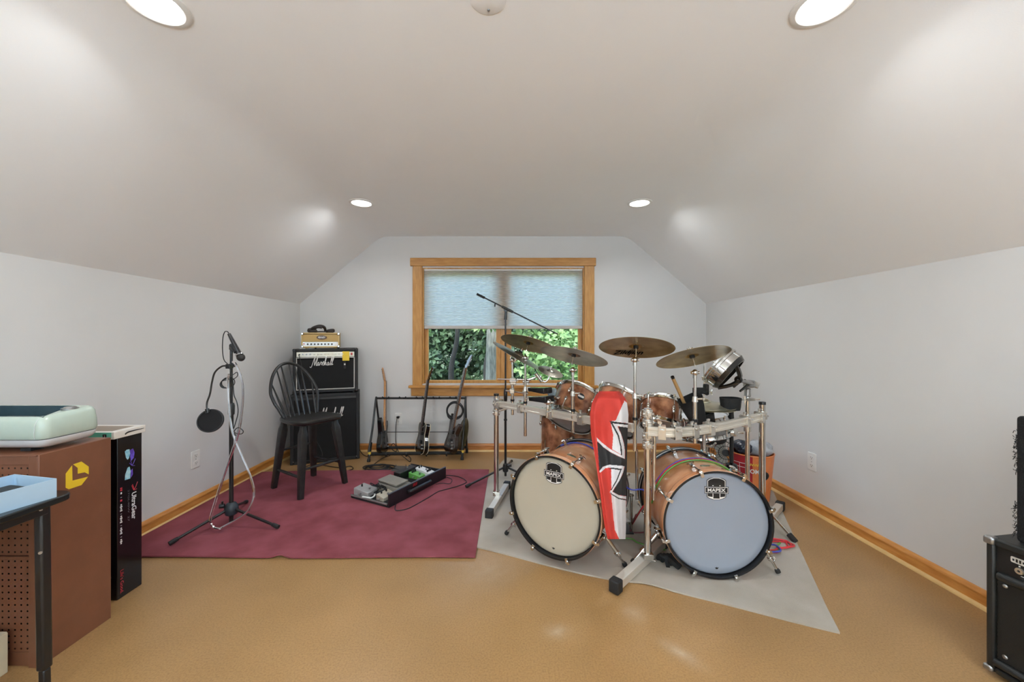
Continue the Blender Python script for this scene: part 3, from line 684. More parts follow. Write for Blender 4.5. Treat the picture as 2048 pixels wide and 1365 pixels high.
o3 = single('paper_slip', MB().prism([(-.05,-.02),(.04,-.03),(.05,.02),(-.04,.03)], O+ex*(Wb*.42)+ey*(Db*.62)+V((0,0,.034)), ex, ey, (0,0,.0015)), m_shoe, 'cream paper slip on the dark insert in the blue tray', 'paper')
o = thing('small_carton', 'small cream carton low in front of the pegboard cabinet', 'carton', (-1.89, 1.34, 0))
m_cream = mat('cream_card', (214,204,176), .6, var=.03)
part('carton_body', MB().ab((-1.97, 1.29, 0), (-1.813, 1.395, .145)), m_cream, o, True, .002)
part('carton_flap', MB().ab((-1.968, 1.292, .145), (-1.815, 1.341, .148)), m_cream, o, True)
part('carton_flap', MB().ab((-1.968, 1.344, .145), (-1.815, 1.393, .148)), m_cream, o, True)
# ------------------------------------------------------------------ microphone stand on the left
def tripod(o, c, feet, hub_z, mats=None, tipr=.013):
    for f in feet:
        f = V(f); c0 = V((c[0], c[1], hub_z)); d = (f-c0); e = f - d.normalized()*.045 + V((0,0,.012))
        lg = part('leg', MB().cyl(c0, e, .009, .0085, 10), m_pole, o, True)
        part('rubber_foot', MB().tube([e, e.lerp(f+V((0,0,.013)), .5), f+V((0,0,.013))], [.011,.013,.013], 10, k=3), m_rubber, lg, True)
m_hub = mat('blue_black_hub', (44,52,58), .45, var=.05)
px_ = -1.800; py_ = 2.50
o = thing('microphone_stand', 'black tripod microphone stand with pop filter on the left of the burgundy rug', 'microphone stand', (px_, py_, 0))
tripod(o, (px_, py_), [G(338,1093,.014), G(557,1059,.014), V((-1.905,2.80,.014))], .115)
part('hub', MB().lathe([(.012,.06),(.034,.075),(.041,.10),(.038,.125),(.026,.145),(.014,.150)], 18, (px_,py_,0)), m_hub, o, True)
part('hub_knob', MB().cyl((px_-.03,py_-.02,.135), (px_-.055,py_-.03,.135), .015, n=10).cyl((px_-.04,py_-.024,.135), (px_-.04,py_-.024,.165), .006, n=8), m_pole, o, True)
part('lower_tube', MB().cyl((px_,py_,.018), (px_,py_,.76), .0125, n=14), m_pole, o, True)
part('clutch', MB().lathe([(.013,.715),(.019,.722),(.020,.775),(.016,.792),(.010,.796)], 16, (px_,py_,0)), m_pole, o, True)
part('upper_tube', MB().cyl((px_,py_,.79), (px_,py_,1.178), .0085, n=12), m_pole, o, True)
part('top_fitting', MB().lathe([(.009,1.140),(.0125,1.142),(.0125,1.150),(.011,1.152),(.0125,1.154),(.0125,1.17),(.009,1.176)], 14, (px_,py_,0)), m_pole, o, True)
part('tube_collar', MB().lathe([(.009,.90),(.0155,.902),(.0155,.965),(.009,.967)], 14, (px_-.006,py_-.006,0)), m_pole, o, True)
yy = py_-.03
cab = mat('black_cable', (20,20,21), .55, var=.1)
part('mic_clip', MB().cyl(U(465,692,yy), U(474,704,yy), .015, .019, 12).beam(U(462,690,py_), U(468,697,yy), .012, .014), m_pole, o, True)
g = thing('pop_filter', 'round black mesh pop filter hanging on a gooseneck from the microphone stand', 'pop filter', tuple(U(421,868,py_-.04)))
part('gooseneck', MB().tube([U(455,733,py_-.01), U(444,733,py_-.02), U(430,745,py_-.03), U(424,765,py_-.03), U(420,788,py_-.03), U(414,806,py_-.035), U(414,820,py_-.04)], .0055, 8), m_pole, g, True)
part('clamp', MB().box(U(459,733,py_-.012), (.03,.035,.03)).cyl(U(463,728,py_-.02), U(470,733,py_-.03), .008, n=10), m_pole, g, True, .003)
pn = V((.25,-.93,.28)); pc = U(421,842,py_-.04); R = frame_of(pn)
part('ring', MB().lathe([(.066,-.007),(.074,-.007),(.074,.007),(.066,.007)], 40, pc, R, 0, True), m_pole, g, True, .002)
part('mesh_screen', MB().lathe([(0,.001),(.068,.001),(.068,-.001),(0,-.001)], 40, pc, R), mat('screen_mesh', (28,26,27), .85, var=.3, vscale=400, bump=.4, bscale=700), g, True)
part('neck_joint', MB().cyl(U(414,818,py_-.04), U(416,826,py_-.04), .012, n=10), m_pole, g, True)
o = thing('microphone', 'black handheld microphone clipped head down at the top of the left stand', 'microphone', tuple(U(482,716,yy)))
a, b = U(458,668,yy), U(478,708,yy); d = (b-a).normalized()
part('handle', MB().tube([a, a.lerp(b,.5), b], [.0095,.013,.0165], 14, k=4), m_pole, o, True)
part('collar', MB().cyl(b, b+d*.008, .0205, .0225, 16), m_steel, o, True)
part('grille', MB().sphere(b+d*.026, .0245, 16, 10, (1,1,1.05), frame_of(d)), mat('mic_grille', (60,58,56), .4, .7, var=.3, vscale=300, bump=.5, bscale=600), o, True)
c = MB().tube([a-d*.004, a-d*.012+V((-.004,0,.002)), U(450,664,yy), U(446,675,yy), U(445,700,yy), U(448,720,yy), U(456,730,yy), U(462,745,yy), U(466,765,yy), U(468,790,yy), U(474,806,yy), U(476,826,yy), U(470,850,yy), U(466,862,yy), U(474,868,yy), U(484,868,yy), U(486,862,yy), U(476,856,yy), U(468,864,yy), U(472,872,yy)], .0028, 6)
single('microphone_cable', c, cab, 'thin black cable hanging from the handheld microphone', 'cable')
c = MB(); ctr = U(452,769,py_-.02)
for k in range(4):
    c.torus(ctr+V((.004*k-.006,.004*k,.003*k)), (.5+.1*k,-.8,.3-.15*k), .026+.003*k, .0026, 20, 6)
c.tube([ctr+V((.028,0,.02)), U(470,757,py_-.02), U(475,752,py_-.02), U(474,745,py_-.02), U(466,750,py_-.02)], .0024, 6)
single('cable_coil', c, cab, 'small knot of black cable tied to the microphone stand', 'cable')
m_tube = clear('clear_vinyl', (232,234,240), .5, .12)
c = MB().tube([U(456,748,2.47), U(456,770,2.47), U(458,815,2.46), U(464,860,2.45), U(480,905,2.44), U(500,952,2.44), U(508,985,2.44), U(502,1012,2.42), U(486,1032,2.41), V((-1.79,2.40,.030)), U(440,1059,2.37), U(426,1055,2.37), U(421,1040,2.38), U(432,1000,2.41), U(450,945,2.43), U(466,900,2.44), U(478,860,2.45), U(484,815,2.46), U(485,780,2.46), U(481,752,2.46), U(472,730,2.46), U(466,724,2.47)], .0075, 8, k=8)
single('vinyl_tube', c, m_tube, 'long loop of clear vinyl tubing hung on the left microphone stand', 'tubing')
# ------------------------------------------------------------------ boom stand in front of the window
bxx, byy = -.026, 3.35
o = thing('boom_stand', 'tall black boom microphone stand with its arm across the window', 'microphone stand', (bxx, byy, 0))
tripod(o, (bxx, byy), [G(932,977,.014), V((.30,3.13,.014)), V((.03,3.74,.014))], .10)
part('hub', MB().lathe([(.012,.05),(.024,.06),(.027,.09),(.02,.125),(.013,.13)], 16, (bxx,byy,0)), m_pole, o, True)
part('hub_knob', MB().cyl((bxx+.02,byy-.02,.115), (bxx+.05,byy-.03,.12), .012, n=10), m_pole, o, True)
part('lower_tube', MB().cyl((bxx,byy,.02), (bxx,byy,.74), .0105, n=12), m_pole, o, True)
part('collar', MB().lathe([(.011,.50),(.015,.502),(.015,.515),(.011,.517)], 14, (bxx,byy,0)), m_pole, o, True)
part('clutch', MB().lathe([(.011,.67),(.015,.675),(.0165,.74),(.013,.775),(.008,.78)], 14, (bxx,byy,0)), m_pole, o, True)
part('upper_tube', MB().cyl((bxx,byy,.77), (bxx,byy,1.40), .0075, n=12), m_pole, o, True)
j = U(1012,620,byy)
part('boom_joint', MB().cyl(j+V((0,-.02,0)), j+V((0,.02,0)), .021, n=14).cyl(U(1011,640,byy), U(1012,620,byy), .013, .011, 12), m_pole, o, True)
e0, e1 = U(954,589,byy), U(1115,669,byy); d = (e1-e0).normalized(); off = V((0,-.022,0))
part('boom_arm', MB().cyl(e0+off, e1+off, .0062, n=10), m_pole, o, True)
part('boom_sleeve', MB().cyl(U(1004,614,byy)+off, U(1026,625,byy)+off, .0115, n=12), m_pole, o, True)
part('counterweight', MB().cyl(e0+off, e0+off+d*.075, .0105, n=12), m_rubber, o, True)
part('boom_knob', MB().cyl(U(990,609,byy)+off, U(990,611,byy)+off+V((0,-.01,-.014)), .006, n=8), m_pole, o, True)
# ------------------------------------------------------------------ Windsor counter chair
m_paint = mat('black_worn_paint', (25,25,25), .36, var=0, vscale=26, rgb2=(40,38,36), bump=.05, bscale=60)
o = thing('windsor_chair', 'black counter height spindle back chair with worn paint beside the amplifiers', 'chair', (-1.626, 3.135, .014), math.radians(-30))
ST = .572
def seat_ring(k, z, dish=0):
    out = []; n = 40
    for i in range(n):
        a = 2*math.pi*i/n; c, s_ = math.cos(a), math.sin(a)
        x = .205*math.copysign(abs(c)**.62, c); y = (.195+.022*(x/.2))*math.copysign(abs(s_)**.62, s_)
        if x > .12: x -= .012*math.cos(y/.2*math.pi)*.5*((x-.12)/.085)
        out.append(V((x*k+.01, y*k, z-dish)))
    return out
part('seat', MB().loft([seat_ring(.90, ST-.038), seat_ring(.97, ST-.030), seat_ring(1.0, ST-.016), seat_ring(.99, ST-.003), seat_ring(.95, ST), seat_ring(.8, ST-.004), seat_ring(.5, ST-.011), seat_ring(.15, ST-.013)]), m_paint, o, ang=50)
feet = {'A': (.195,-.190), 'B': (-.202,-.167), 'C': (.199,.190), 'D': (-.190,.166)}
def legpt(k, z):
    f = V((feet[k][0], feet[k][1], 0)); t_ = V((feet[k][0]*.70, feet[k][1]*.70, ST-.03)); return f.lerp(t_, z/(ST-.03))
for k in 'ABCD':
    pts = [legpt(k, z) for z in (0, .12, .30, .43, .47, .50, ST-.03)]
    rr = (.0185,.021,.025,.0275,.027,.020,.017); rings = []
    ax = (pts[-1]-pts[0]).normalized(); xx = V((1,0,0)); xx = (xx-ax*xx.dot(ax)).normalized(); yv = ax.cross(xx)
    for p, r in zip(pts, rr):
        rings.append([p + xx*(q[0]) + yv*(q[1]) for q in rrect(2*r, 2*r, r*.35, 2)])
    part('leg', MB().loft(rings), m_paint, o, ang=30)
for (p, q, z0, z1) in (('A','B',.150,.150), ('C','D',.175,.175), ('A','C',.205,.205), ('B','D',.300,.300)):
    a, b = legpt(p, z0), legpt(q, z1); part('stretcher', MB().tube([a, a.lerp(b,.5), b], [.0085,.0125,.0085], 8, k=4), m_paint, o)
hoop = []
HW, HH, LEAN = .205, .425, .195
for i in range(33):
    a = math.pi*(-.10+1.20*i/32); y = -HW*math.cos(a)*(1 if math.sin(a) > 0 else .97); zz = math.sin(a)
    zf = (zz+.309)/1.309; y *= (.74+.26*min(1, zf*2.2)) if zf < .45 else 1
    hoop.append(V((-.105-LEAN*zf, y, ST-.005+HH*zf)))
part('bow', MB().tube(hoop, .0125, 10, k=2), m_paint, o)
for i in range(7):
    u = (i-3)/3.0; y0 = u*.125; yt = u*.168
    zt = None
    for q in range(len(hoop)-1):
        if (hoop[q].y-yt)*(hoop[q+1].y-yt) <= 0 and hoop[q].z > ST+.15: zt = hoop[q].lerp(hoop[q+1], .5)
    top = zt or hoop[16]
    b0 = V((-.095-.035*(1-u*u), y0, ST-.012)); part('spindle', MB().tube([b0, b0.lerp(top,.35), b0.lerp(top,.7), top], [.0065,.0095,.0065,.005], 8, k=3), m_paint, o)
# ------------------------------------------------------------------ amplifier stack
m_tolex = mat('black_tolex', (23,23,24), .55, var=.15, vscale=200, bump=.35, bscale=500)
m_grille = mat('black_grille_cloth', (14,14,14), .85, var=.3, vscale=500, bump=.3, bscale=900)
m_pipe = mat('white_piping', (206,202,194), .45, var=.03); m_gold = mat('gold_panel', (206,200,178), .35, .5, rgb2=(226,224,216), vscale=5)
RZ = math.radians(20.5)
cl = G(580,932); cr_ = G(719,918); cabw = .62; base = V(((cl.x+cr_.x)/2, (cl.y+cr_.y)/2, 0))
def corners(o, w, d, h, s=.03):
    for sx in (-1,1):
        for z0 in (0, h):
            zz = z0+(s/2 if z0 == 0 else -s/2)
            part('corner_cap', MB().box((sx*(w/2-s/2+.002), s/2-.002, zz+(.002 if z0 else -.0)), (s, s, s)), m_black, o, bevel=.007)
def cabinet(o, w, d, h, fr, top=0, inset=.012):
    "box shell open at the front with a recessed baffle; front at y = 0"
    mb = MB(); mb.ab((-w/2,0,0), (-w/2+fr,d,h)); mb.ab((w/2-fr,0,0), (w/2,d,h)); mb.ab((-w/2+fr,0,0), (w/2-fr,d,fr)); mb.ab((-w/2+fr,0,h-fr), (w/2-fr,d,h)); mb.ab((-w/2+fr,d-.01,fr), (w/2-fr,d,h-fr))
    part('shell', mb, m_tolex, o, bevel=.006)
    part('grille_cloth', MB().ab((-w/2+fr, inset, fr), (w/2-fr, inset+.01, h-fr-top)), m_grille, o)
def piping(o, w, z0, z1, y=.006, r=.004):
    mb = MB(); mb.ab((-w/2,y-r,z0), (-w/2+2*r,y+r,z1)); mb.ab((w/2-2*r,y-r,z0), (w/2,y+r,z1)); mb.ab((-w/2,y-r,z0), (w/2,y+r,z0+2*r)); mb.ab((-w/2,y-r,z1-2*r), (w/2,y+r,z1)); part('piping', mb, m_pipe, o)
o = thing('speaker_cabinet', 'large black speaker cabinet on the floor under the combo amplifier', 'speaker cabinet', base, RZ)
CH = .672
cabinet(o, cabw, .30, CH, .032, .02)
mb = MB().ab((-cabw/2+.032,.003,CH-.052), (cabw/2-.032,.014,CH-.032)); part('top_rail', mb, mat('grey_vinyl', (58,58,58), .5, var=.08), o)
corners(o, cabw, .30, CH)
part('logo', script_logo((.10-.05,.010,.478), (1,0,0), (0,0,1), .215, (0,-.004,0), .0031), m_white, o, label='white raised script lettering')
for sx in (-1,1): part('screw', MB().cyl((sx*(cabw/2-.028),-.001,.03), (sx*(cabw/2-.028),-.004,.03), .005, n=8), m_steel, o)
CW, CHH, CD = .585, .432, .25
cb = thing('combo_amplifier', 'black combo amplifier with silver control panel on top of the large cabinet', 'amplifier', base+Matrix.Rotation(RZ,3,'Z') @ V((.0,.028,CH+.010)), RZ)
cabinet(cb, CW, CD, CHH, .026, .075, .010)
for sx in (-1,1):
    for yy_ in (.03,.20): part('rubber_foot', MB().cyl((sx*.25,yy_,-.010), (sx*.25,yy_,.001), .014, n=12), m_rubber, cb)
part('control_panel', MB().ab((-CW/2+.032,.004,CHH-.026-.052), (CW/2-.032,.016,CHH-.030)), m_gold, cb, bevel=.001)
piping(cb, CW-.058, .030, CHH-.082)
corners(cb, CW, CD, CHH, .028)
for i in range(12):
    x = -.205+i*.032+(.004 if i > 2 else 0); k = part('knob', MB().lathe([(.0085,0),(.008,.006),(.0065,.010),(0,.0105)], 12, (x,.004,CHH-.052), frame_of((0,-1,0))), m_gold if i > 2 else m_steel, cb)
    part('knob_dot', MB().box((x,-.007,CHH-.049), (.002,.001,.006)), m_black, k)
part('input_jack', MB().cyl((-.235,.004,CHH-.054), (-.235,-.004,CHH-.054), .007, n=10), m_black, cb)
part('power_switch', MB().box((.235,.001,CHH-.052), (.018,.010,.024)), m_red, cb, bevel=.002, label='red power switch')
part('logo', script_logo((-.035,.008,CHH-.128), (1,0,0), (0,0,1), .205, (0,-.004,0), .0030), m_white, cb, label='white raised script lettering')
part('carry_handle', MB().tube([(-.11,.125,CHH), (-.09,.125,CHH+.018), (0,.125,CHH+.022), (.09,.125,CHH+.018), (.11,.125,CHH)], .008, 8), m_black, cb)
part('top_grille', MB().ab((-.24,.06,CHH), (-.13,.16,CHH+.003)), m_steel, cb)
RM = Matrix.Rotation(RZ, 3, 'Z'); CB = V(MW[cb].translation)
def cbp(x, y, z): return CB + RM @ V((x, y, z))
o = thing('hang_tag', 'yellow paper tag hanging over the front of the combo amplifier', 'tag', cbp(.182,-.004,CHH-.12), RZ)
part('paper', MB().ab((-.032,-.001,.0), (.032,.001,.094)), m_yellow, o)
part('string', MB().tube([(-.02,0,.093), (-.024,.01,.115), (-.02,.04,.124)], .0015, 5), m_black, o)
o = thing('pick_pouch', 'small black pouch with a white clip hooked on the combo amplifier grille', 'pouch', cbp(.172,-.006,CHH-.20), RZ)
part('pouch_body', MB().prism(rrect(.024,.075,.008,4,0,.036), (0,0,0), (1,0,0), (0,0,1), (0,-.010,0)), m_rubber, o, bevel=.003)
part('clip', MB().box((0,-.011,.045), (.014,.004,.016)), m_white, o, bevel=.002)
c = MB().tube([cbp(-.235,-.006,CHH-.054), cbp(-.235,-.03,CHH-.058), cbp(-.22,-.045,CHH-.10), cbp(-.205,-.05,CHH-.20), cbp(-.20,-.06,.0), V(cbp(-.15,-.08,-.3)), V((cbp(-.02,-.13,0).x, cbp(-.02,-.13,0).y, .10)), G(607,938,.006), G(628,945,.006), G(660,946,.006), G(690,943,.006), G(706,938,.006), G(700,933,.006), G(680,936,.006), G(640,930,.006)], .0035, 6)
single('instrument_cable', c, cab, 'black cable running from the combo amplifier down onto the floor', 'cable')
# small head
m_cream2 = mat('tan_tweed', (206,178,122), .6, var=.06, vscale=120, bump=.2, bscale=400); m_tanp = mat('tan_panel', (190,156,92), .55, var=.04, vscale=150)
HWD, HHT, HDP = .345, .150, .18
hd = thing('small_amplifier_head', 'small cream amplifier head on top of the combo amplifier', 'amplifier head', cbp(-.052,.035,CHH+.012), RZ)
mb = MB(); f = .014
mb.ab((-HWD/2,0,.0), (-HWD/2+f,HDP,HHT)); mb.ab((HWD/2-f,0,0), (HWD/2,HDP,HHT)); mb.ab((-HWD/2+f,0,0), (HWD/2-f,HDP,f)); mb.ab((-HWD/2+f,0,HHT-f), (HWD/2-f,HDP,HHT)); mb.ab((-HWD/2+f,HDP-.008,f), (HWD/2-f,HDP,HHT-f))
part('shell', mb, m_cream2, hd, bevel=.004)
part('front_panel', MB().ab((-HWD/2+f,.006,f+.045), (HWD/2-f,.012,HHT-f-.004)), m_tanp, hd, bevel=.001)
part('control_panel', MB().ab((-HWD/2+f,.006,f), (HWD/2-f,.012,f+.043)), mat('head_panel', (206,208,206), .3, .5, rgb2=(176,120,86), vscale=6, ramp=(.5,.75)), hd)
ov = [(.047*math.cos(2*math.pi*i/28), .022*math.sin(2*math.pi*i/28)) for i in range(28)]
b_ = part('badge', MB().prism(ov, (.010,.006,f+.088), (1,0,0), (0,0,1), (0,-.003,0)), mat('brown_badge', (96,72,54), .4, var=.06), hd, bevel=.001)
part('badge_lettering', write(MB(), 'PEAVEY', (.010,.002,f+.088), (1,0,0), (0,0,1), width=.068, height=.018, shear=.35, bold=.015), m_white, b_, label='white slanted lettering in the oval badge')
for i in range(8):
    k = part('knob', MB().lathe([(.0085,0),(.008,.007),(.005,.010),(0,.010)], 12, (-.115+i*.031,.006,f+.021), frame_of((0,-1,0))), m_black, hd)
part('pilot_light', MB().cyl((-.148,.006,f+.024), (-.148,0,f+.024), .006, n=10), m_red, hd)
for sx in (-1,1):
    for z in (.012, HHT-.012): part('corner_cap', MB().box((sx*(HWD/2-.009),.007,z), (.022,.020,.026)), m_chrome, hd, bevel=.005)
    part('foot', MB().cyl((sx*.13,.03,-.012), (sx*.13,.03,.001), .011, n=10), m_cream2, hd)
    part('foot', MB().cyl((sx*.13,.15,-.012), (sx*.13,.15,.001), .011, n=10), m_cream2, hd)
single('loose_cord', MB().tube([cbp(.10,.03,CHH+.005), cbp(.15,.04,CHH+.006), cbp(.21,.06,CHH+.008), cbp(.27,.03,CHH+.007), cbp(.285,.02,CHH+.008)], .003, 6), cab, 'short dark cord lying on the combo beside the small head', 'cord')
o = thing('headphones', 'dark brown headphones lying on the small cream head', 'headphones', V(MW[hd].translation)+V((0,0,HHT)), RZ)
m_hp = mat('brown_black_vinyl', (44,36,32), .5, var=.1)
z0 = .002
part('ear_cup', MB().lathe([(0,0),(.040,0),(.046,.008),(.046,.026),(.040,.034),(.026,.030),(0,.028)], 20, (-.085,.07,z0), frame_of((.25,-.25,1))), m_hp, o)
part('ear_cup', MB().lathe([(0,0),(.038,0),(.043,.008),(.043,.026),(.038,.032),(.024,.028),(0,.026)], 20, (.085,.075,z0), frame_of((-.2,-.2,1))), m_hp, o)
part('headband', MB().tube([(-.10,.075,z0+.02), (-.07,.05,z0+.045), (-.02,.04,z0+.062), (.02,.05,z0+.058), (.035,.08,z0+.035), (.03,.11,z0+.012)], [.012,.016,.018,.016,.012,.010], 8), m_hp, o)
part('yoke', MB().tube([(-.05,.09,z0+.006), (0,.05,z0+.008), (.06,.06,z0+.008), (.10,.08,z0+.012)], .007, 6), m_hp, o)
part('yoke', MB().tube([(-.06,.055,z0+.036), (-.03,.03,z0+.050), (.01,.028,z0+.046)], .010, 6), m_hp, o)
# ------------------------------------------------------------------ guitar rack
o = thing('guitar_rack', 'black multi guitar floor rack with yellow bands under the window', 'guitar rack', (-.92, 3.95, 0))
FL, FR = G(737,925), G(924,921); TL, TR = U(752,797,3.985), U(931,797,4.02)
RL, RR = V((TL.x+.035,4.095,.0)), V((TR.x+.005,4.10,0))
m_foam = mat('black_foam', (26,26,26), .8, var=.15, vscale=60, bump=.3, bscale=300); m_band = mat('yellow_band', (226,190,70), .5, var=.04)
for (F, T_, B_) in ((FL,TL,RL), (FR,TR,RR)):
    kn = F.lerp(T_, .30)
    sf = part('side_frame', MB().tube([F+V((0,0,.10)), F.lerp(T_,.5), T_.lerp(F,.05), T_+V((0,.012,.006)), T_.lerp(B_,.06)+V((0,.0,0)), T_.lerp(B_,.5), B_+V((0,0,.02))], .0105, 10, k=5), m_pole, o, True)
    part('lower_sleeve', MB().cyl(F.lerp(T_,.10), kn, .0145, n=12), m_pole, sf, True)
    part('yellow_band', MB().cyl(F.lerp(T_,.115), F.lerp(T_,.155), .0155, n=12), m_band, sf, True)
    part('front_foot', MB().tube([F+V((0,0,.002)), F.lerp(T_,.03)+V((0,0,.004)), F.lerp(T_,.06), F.lerp(T_,.13)], [.016,.017,.012,.0115], 12, k=4), m_rubber, sf, True)
    part('rear_foot', MB().cyl(B_+V((0,0,.0)), B_+V((0,0,.05)), .015, .0125, n=12), m_rubber, sf, True)
part('neck_bar', MB().cyl(TL, TR, .0105, n=12), m_foam, o, True)
b0, b1 = U(741,911,3.83), U(924,910,3.87); b0.z = b1.z = .068
part('base_tube', MB().cyl(b0, b1, .017, n=12), m_foam, o, True)
c0, c1 = V((RL.x,4.03,.075)), V((RR.x,4.05,.075))
part('base_tube', MB().cyl(c0, c1, .015, n=12), m_foam, o, True)
part('cross_wire', MB().cyl(V((TL.x+.02,4.06,.23)), V((TR.x,4.07,.23)), .004, n=8), m_pole, o, True)
for i in range(5):
    p = TL.lerp(TR, .13+.185*i)
    for s_ in (-1,1): part('neck_peg', MB().tube([p+V((s_*.018,0,0)), p+V((s_*.024,-.045,.008)), p+V((s_*.032,-.072,.024))], .0065, 8, k=3), m_foam, o, True)
for i in range(4):
    p = b0.lerp(b1, .17+.22*i); part('base_clip', MB().cyl(p+V((-.007,0,-.004)), p+V((.007,0,-.004)), .021, n=12).box(p+V((0,0,-.024)), (.014,.012,.014)), m_black, o, True)
# ------------------------------------------------------------------ guitars
m_gblack = mat('black_gloss_body', (14,13,13), .2, var=.1, coat=.2); m_gsun = mat('dark_burst_body', (30,18,13), .2, rgb2=(56,32,20), vscale=3, coat=.6)
m_maple = mat('maple_neck', (190,134,80), .35, var=.08, vscale=12, stretch=(8,8,1)); m_rose = mat('rosewood_board', (60,38,28), .5, var=.15, vscale=40); m_gnat = mat('walnut_neck', (134,94,68), .4, var=.1, vscale=14)
m_pearl = mat('cream_binding', (226,214,184), .4, var=.03)
STRAT = [(0,0),(.10,.004),(.155,.035),(.165,.09),(.145,.15),(.118,.20),(.112,.235),(.128,.275),(.142,.315),(.135,.35),(.115,.365),(.085,.345),(.055,.318),(.030,.305),(-.030,.305),(-.055,.325),(-.080,.365),(-.110,.398),(-.135,.395),(-.142,.36),(-.128,.30),(-.112,.245),(-.116,.20),(-.142,.15),(-.163,.09),(-.155,.035),(-.10,.004)]
TELE = [(0,0),(.09,.003),(.148,.03),(.160,.085),(.142,.145),(.118,.195),(.116,.235),(.130,.28),(.128,.315),(.10,.335),(.065,.315),(.035,.300),(-.030,.300),(-.06,.335),(-.10,.345),(-.128,.32),(-.130,.28),(-.114,.235),(-.118,.195),(-.142,.145),(-.160,.085),(-.148,.03),(-.09,.003)]
BASS = [(0,0),(.08,.004),(.128,.03),(.138,.08),(.122,.14),(.102,.19),(.104,.225),(.128,.275),(.132,.315),(.112,.33),(.078,.305),(.040,.285),(-.030,.285),(-.060,.32),(-.085,.385),(-.112,.42),(-.130,.405),(-.126,.34),(-.108,.26),(-.104,.20),(-.122,.14),(-.138,.08),(-.128,.03),(-.08,.004)]
def guitar(name, label, P0, P1, nrm, outline, th, bodym, neckm, boardm, kind, binding=None, headm=None):
    v = V(P1)-V(P0); L = v.length; s = L/(1.0 if kind != 'bass' else 1.12); v.normalize()
    n = V(nrm); n = (n-v*n.dot(v)).normalized(); u = v.cross(n)
    o = thing(name, label, 'guitar', P0, R=Matrix((u, v, n)).transposed(), group='guitars on the rack')
    Tt = th*s
    out = [(p.x, p.y) for p in crom([V((q[0]*s, q[1]*s, 0)) for q in outline], 4, True)]
    body = part('body', MB().prism(out, (0,0,-Tt/2), (1,0,0), (0,1,0), (0,0,Tt)), bodym, o, bevel=.006*s, seg=3)
    if binding:
        for zz in (-1, 1): part('binding', MB().tube([V((x, y, zz*(Tt/2-.003))) for x, y in out], .0028, 5, True, k=1), binding, body)
    nl = (L - .30*s - .17*s); y0 = .27*s; y1 = L-.17*s; z = Tt/2
    part('neck', MB().loft([[V((p[0]*w, y, zc+p[1]*.022*s)) for p in ((-1,.0),(-.8,-.7),(0,-1),(.8,-.7),(1,0))] for (y, w, zc) in ((y0,.028*s,z+.004),(y1*.6+y0*.4,.025*s,z+.004),(y1,.0215*s,z+.004))]), neckm, o)
    fb = part('fretboard', MB().loft([[V((-w,y,z+.004)), V((w,y,z+.004)), V((w*.94,y,z+.010)), V((-w*.94,y,z+.010))] for (y, w) in ((y0-.02*s,.029*s),(y1,.0215*s))]), boardm, o)
    mb = MB()
    for k in range(1, 21):
        yk = y1-(y1-.10*s)*(1-2**(-k/12)); 
        if yk < y0: break
        w = .0215*s+(.0075*s)*(y1-yk)/(y1-y0); mb.box((0, yk, z+.0105), (2*w, .0018, .0018))
    part('frets', mb, m_steel, fb)
    mb = MB()
    for k in (3,5,7,9,12,15):
        yk = y1-(y1-.10*s)*(1-(2**(-k/12)+2**(-(k-1)/12))/2); mb.cyl((0,yk,z+.010), (0,yk,z+.0108), .0035*s, n=8)
    part('inlays', mb, m_pearl, fb)
    hs = MB().prism([(-.0215*s,0),(.0215*s,0),(.030*s,.03*s),(.034*s,.09*s),(.026*s,.155*s),(.006*s,.170*s),(-.018*s,.150*s),(-.034*s,.10*s),(-.030*s,.03*s)], (0,y1,z-.012*s), (1,0,0), V((0,1,-.20)).normalized(), (0,.002,.014*s))
    head = part('headstock', hs, headm or neckm, o, bevel=.002)
    for k in range(4 if kind == 'bass' else 6):
        if kind == 'bass': sx = -1 if k % 2 else 1; yy = .035*s+.055*s*(k//2)
        elif kind == 'inline': sx = -1; yy = .022*s+.023*s*k
        else: sx = -1 if k % 2 else 1; yy = .032*s+.042*s*(k//2)
        p = V((sx*.040*s, y1+yy, z-.006*s-.18*yy))
        part('tuning_peg', MB().cyl(p-V((sx*.012*s,0,0)), p+V((sx*.004*s,0,0)), .003*s, n=6).sphere(p+V((sx*.010*s,0,0)), .009*s, 8, 6, (.8,1,.45)), m_steel, head)
    for k, yy in enumerate((.115,.175,.235) if kind == 'inline' else (.13,.225)):
        part('pickup', MB().prism(rrect(.085*s,.024*s if kind == 'inline' else .038*s,.008*s), (0,yy*s,z), (1,0,0), (0,1,0), (0,0,.010)), m_black, o, bevel=.002)
    part('bridge', MB().box((0,.072*s,z+.007), (.080*s,.030*s,.014)), mat('dark_bridge_metal', (90,90,90), .35, .8), o, bevel=.003)
    if kind == 'inline': part('pickguard', MB().prism([(q[0]*.78*s, (.17+(q[1]-.17)*.72)*s) for q in outline], (0,0,z), (1,0,0), (0,1,0), (0,0,.0018)), m_black, o)
    for (kx, ky) in ((.095,.10),(.108,.065)) if kind != 'bass' else ((.085,.09),(.095,.055),(.07,.12)):
        part('control_knob', MB().cyl((kx*s,ky*s,z), (kx*s,ky*s,z+.016), .010*s, .008*s, 10), m_steel, o)
    mb = MB(); ns = 4 if kind == 'bass' else 6
    for k in range(ns):
        f = (k/(ns-1)-.5)*2; mb.cyl((f*.026*s,.075*s,z+.015), (f*.017*s,y1+.005,z+.013), .0006 if kind != 'bass' else .0012, n=4)
    part('strings', mb, m_steel, o)
    part('strap_button', MB().cyl((0,0,0), (0,-.010*s,0), .006*s, n=8), m_steel, o)
    return o
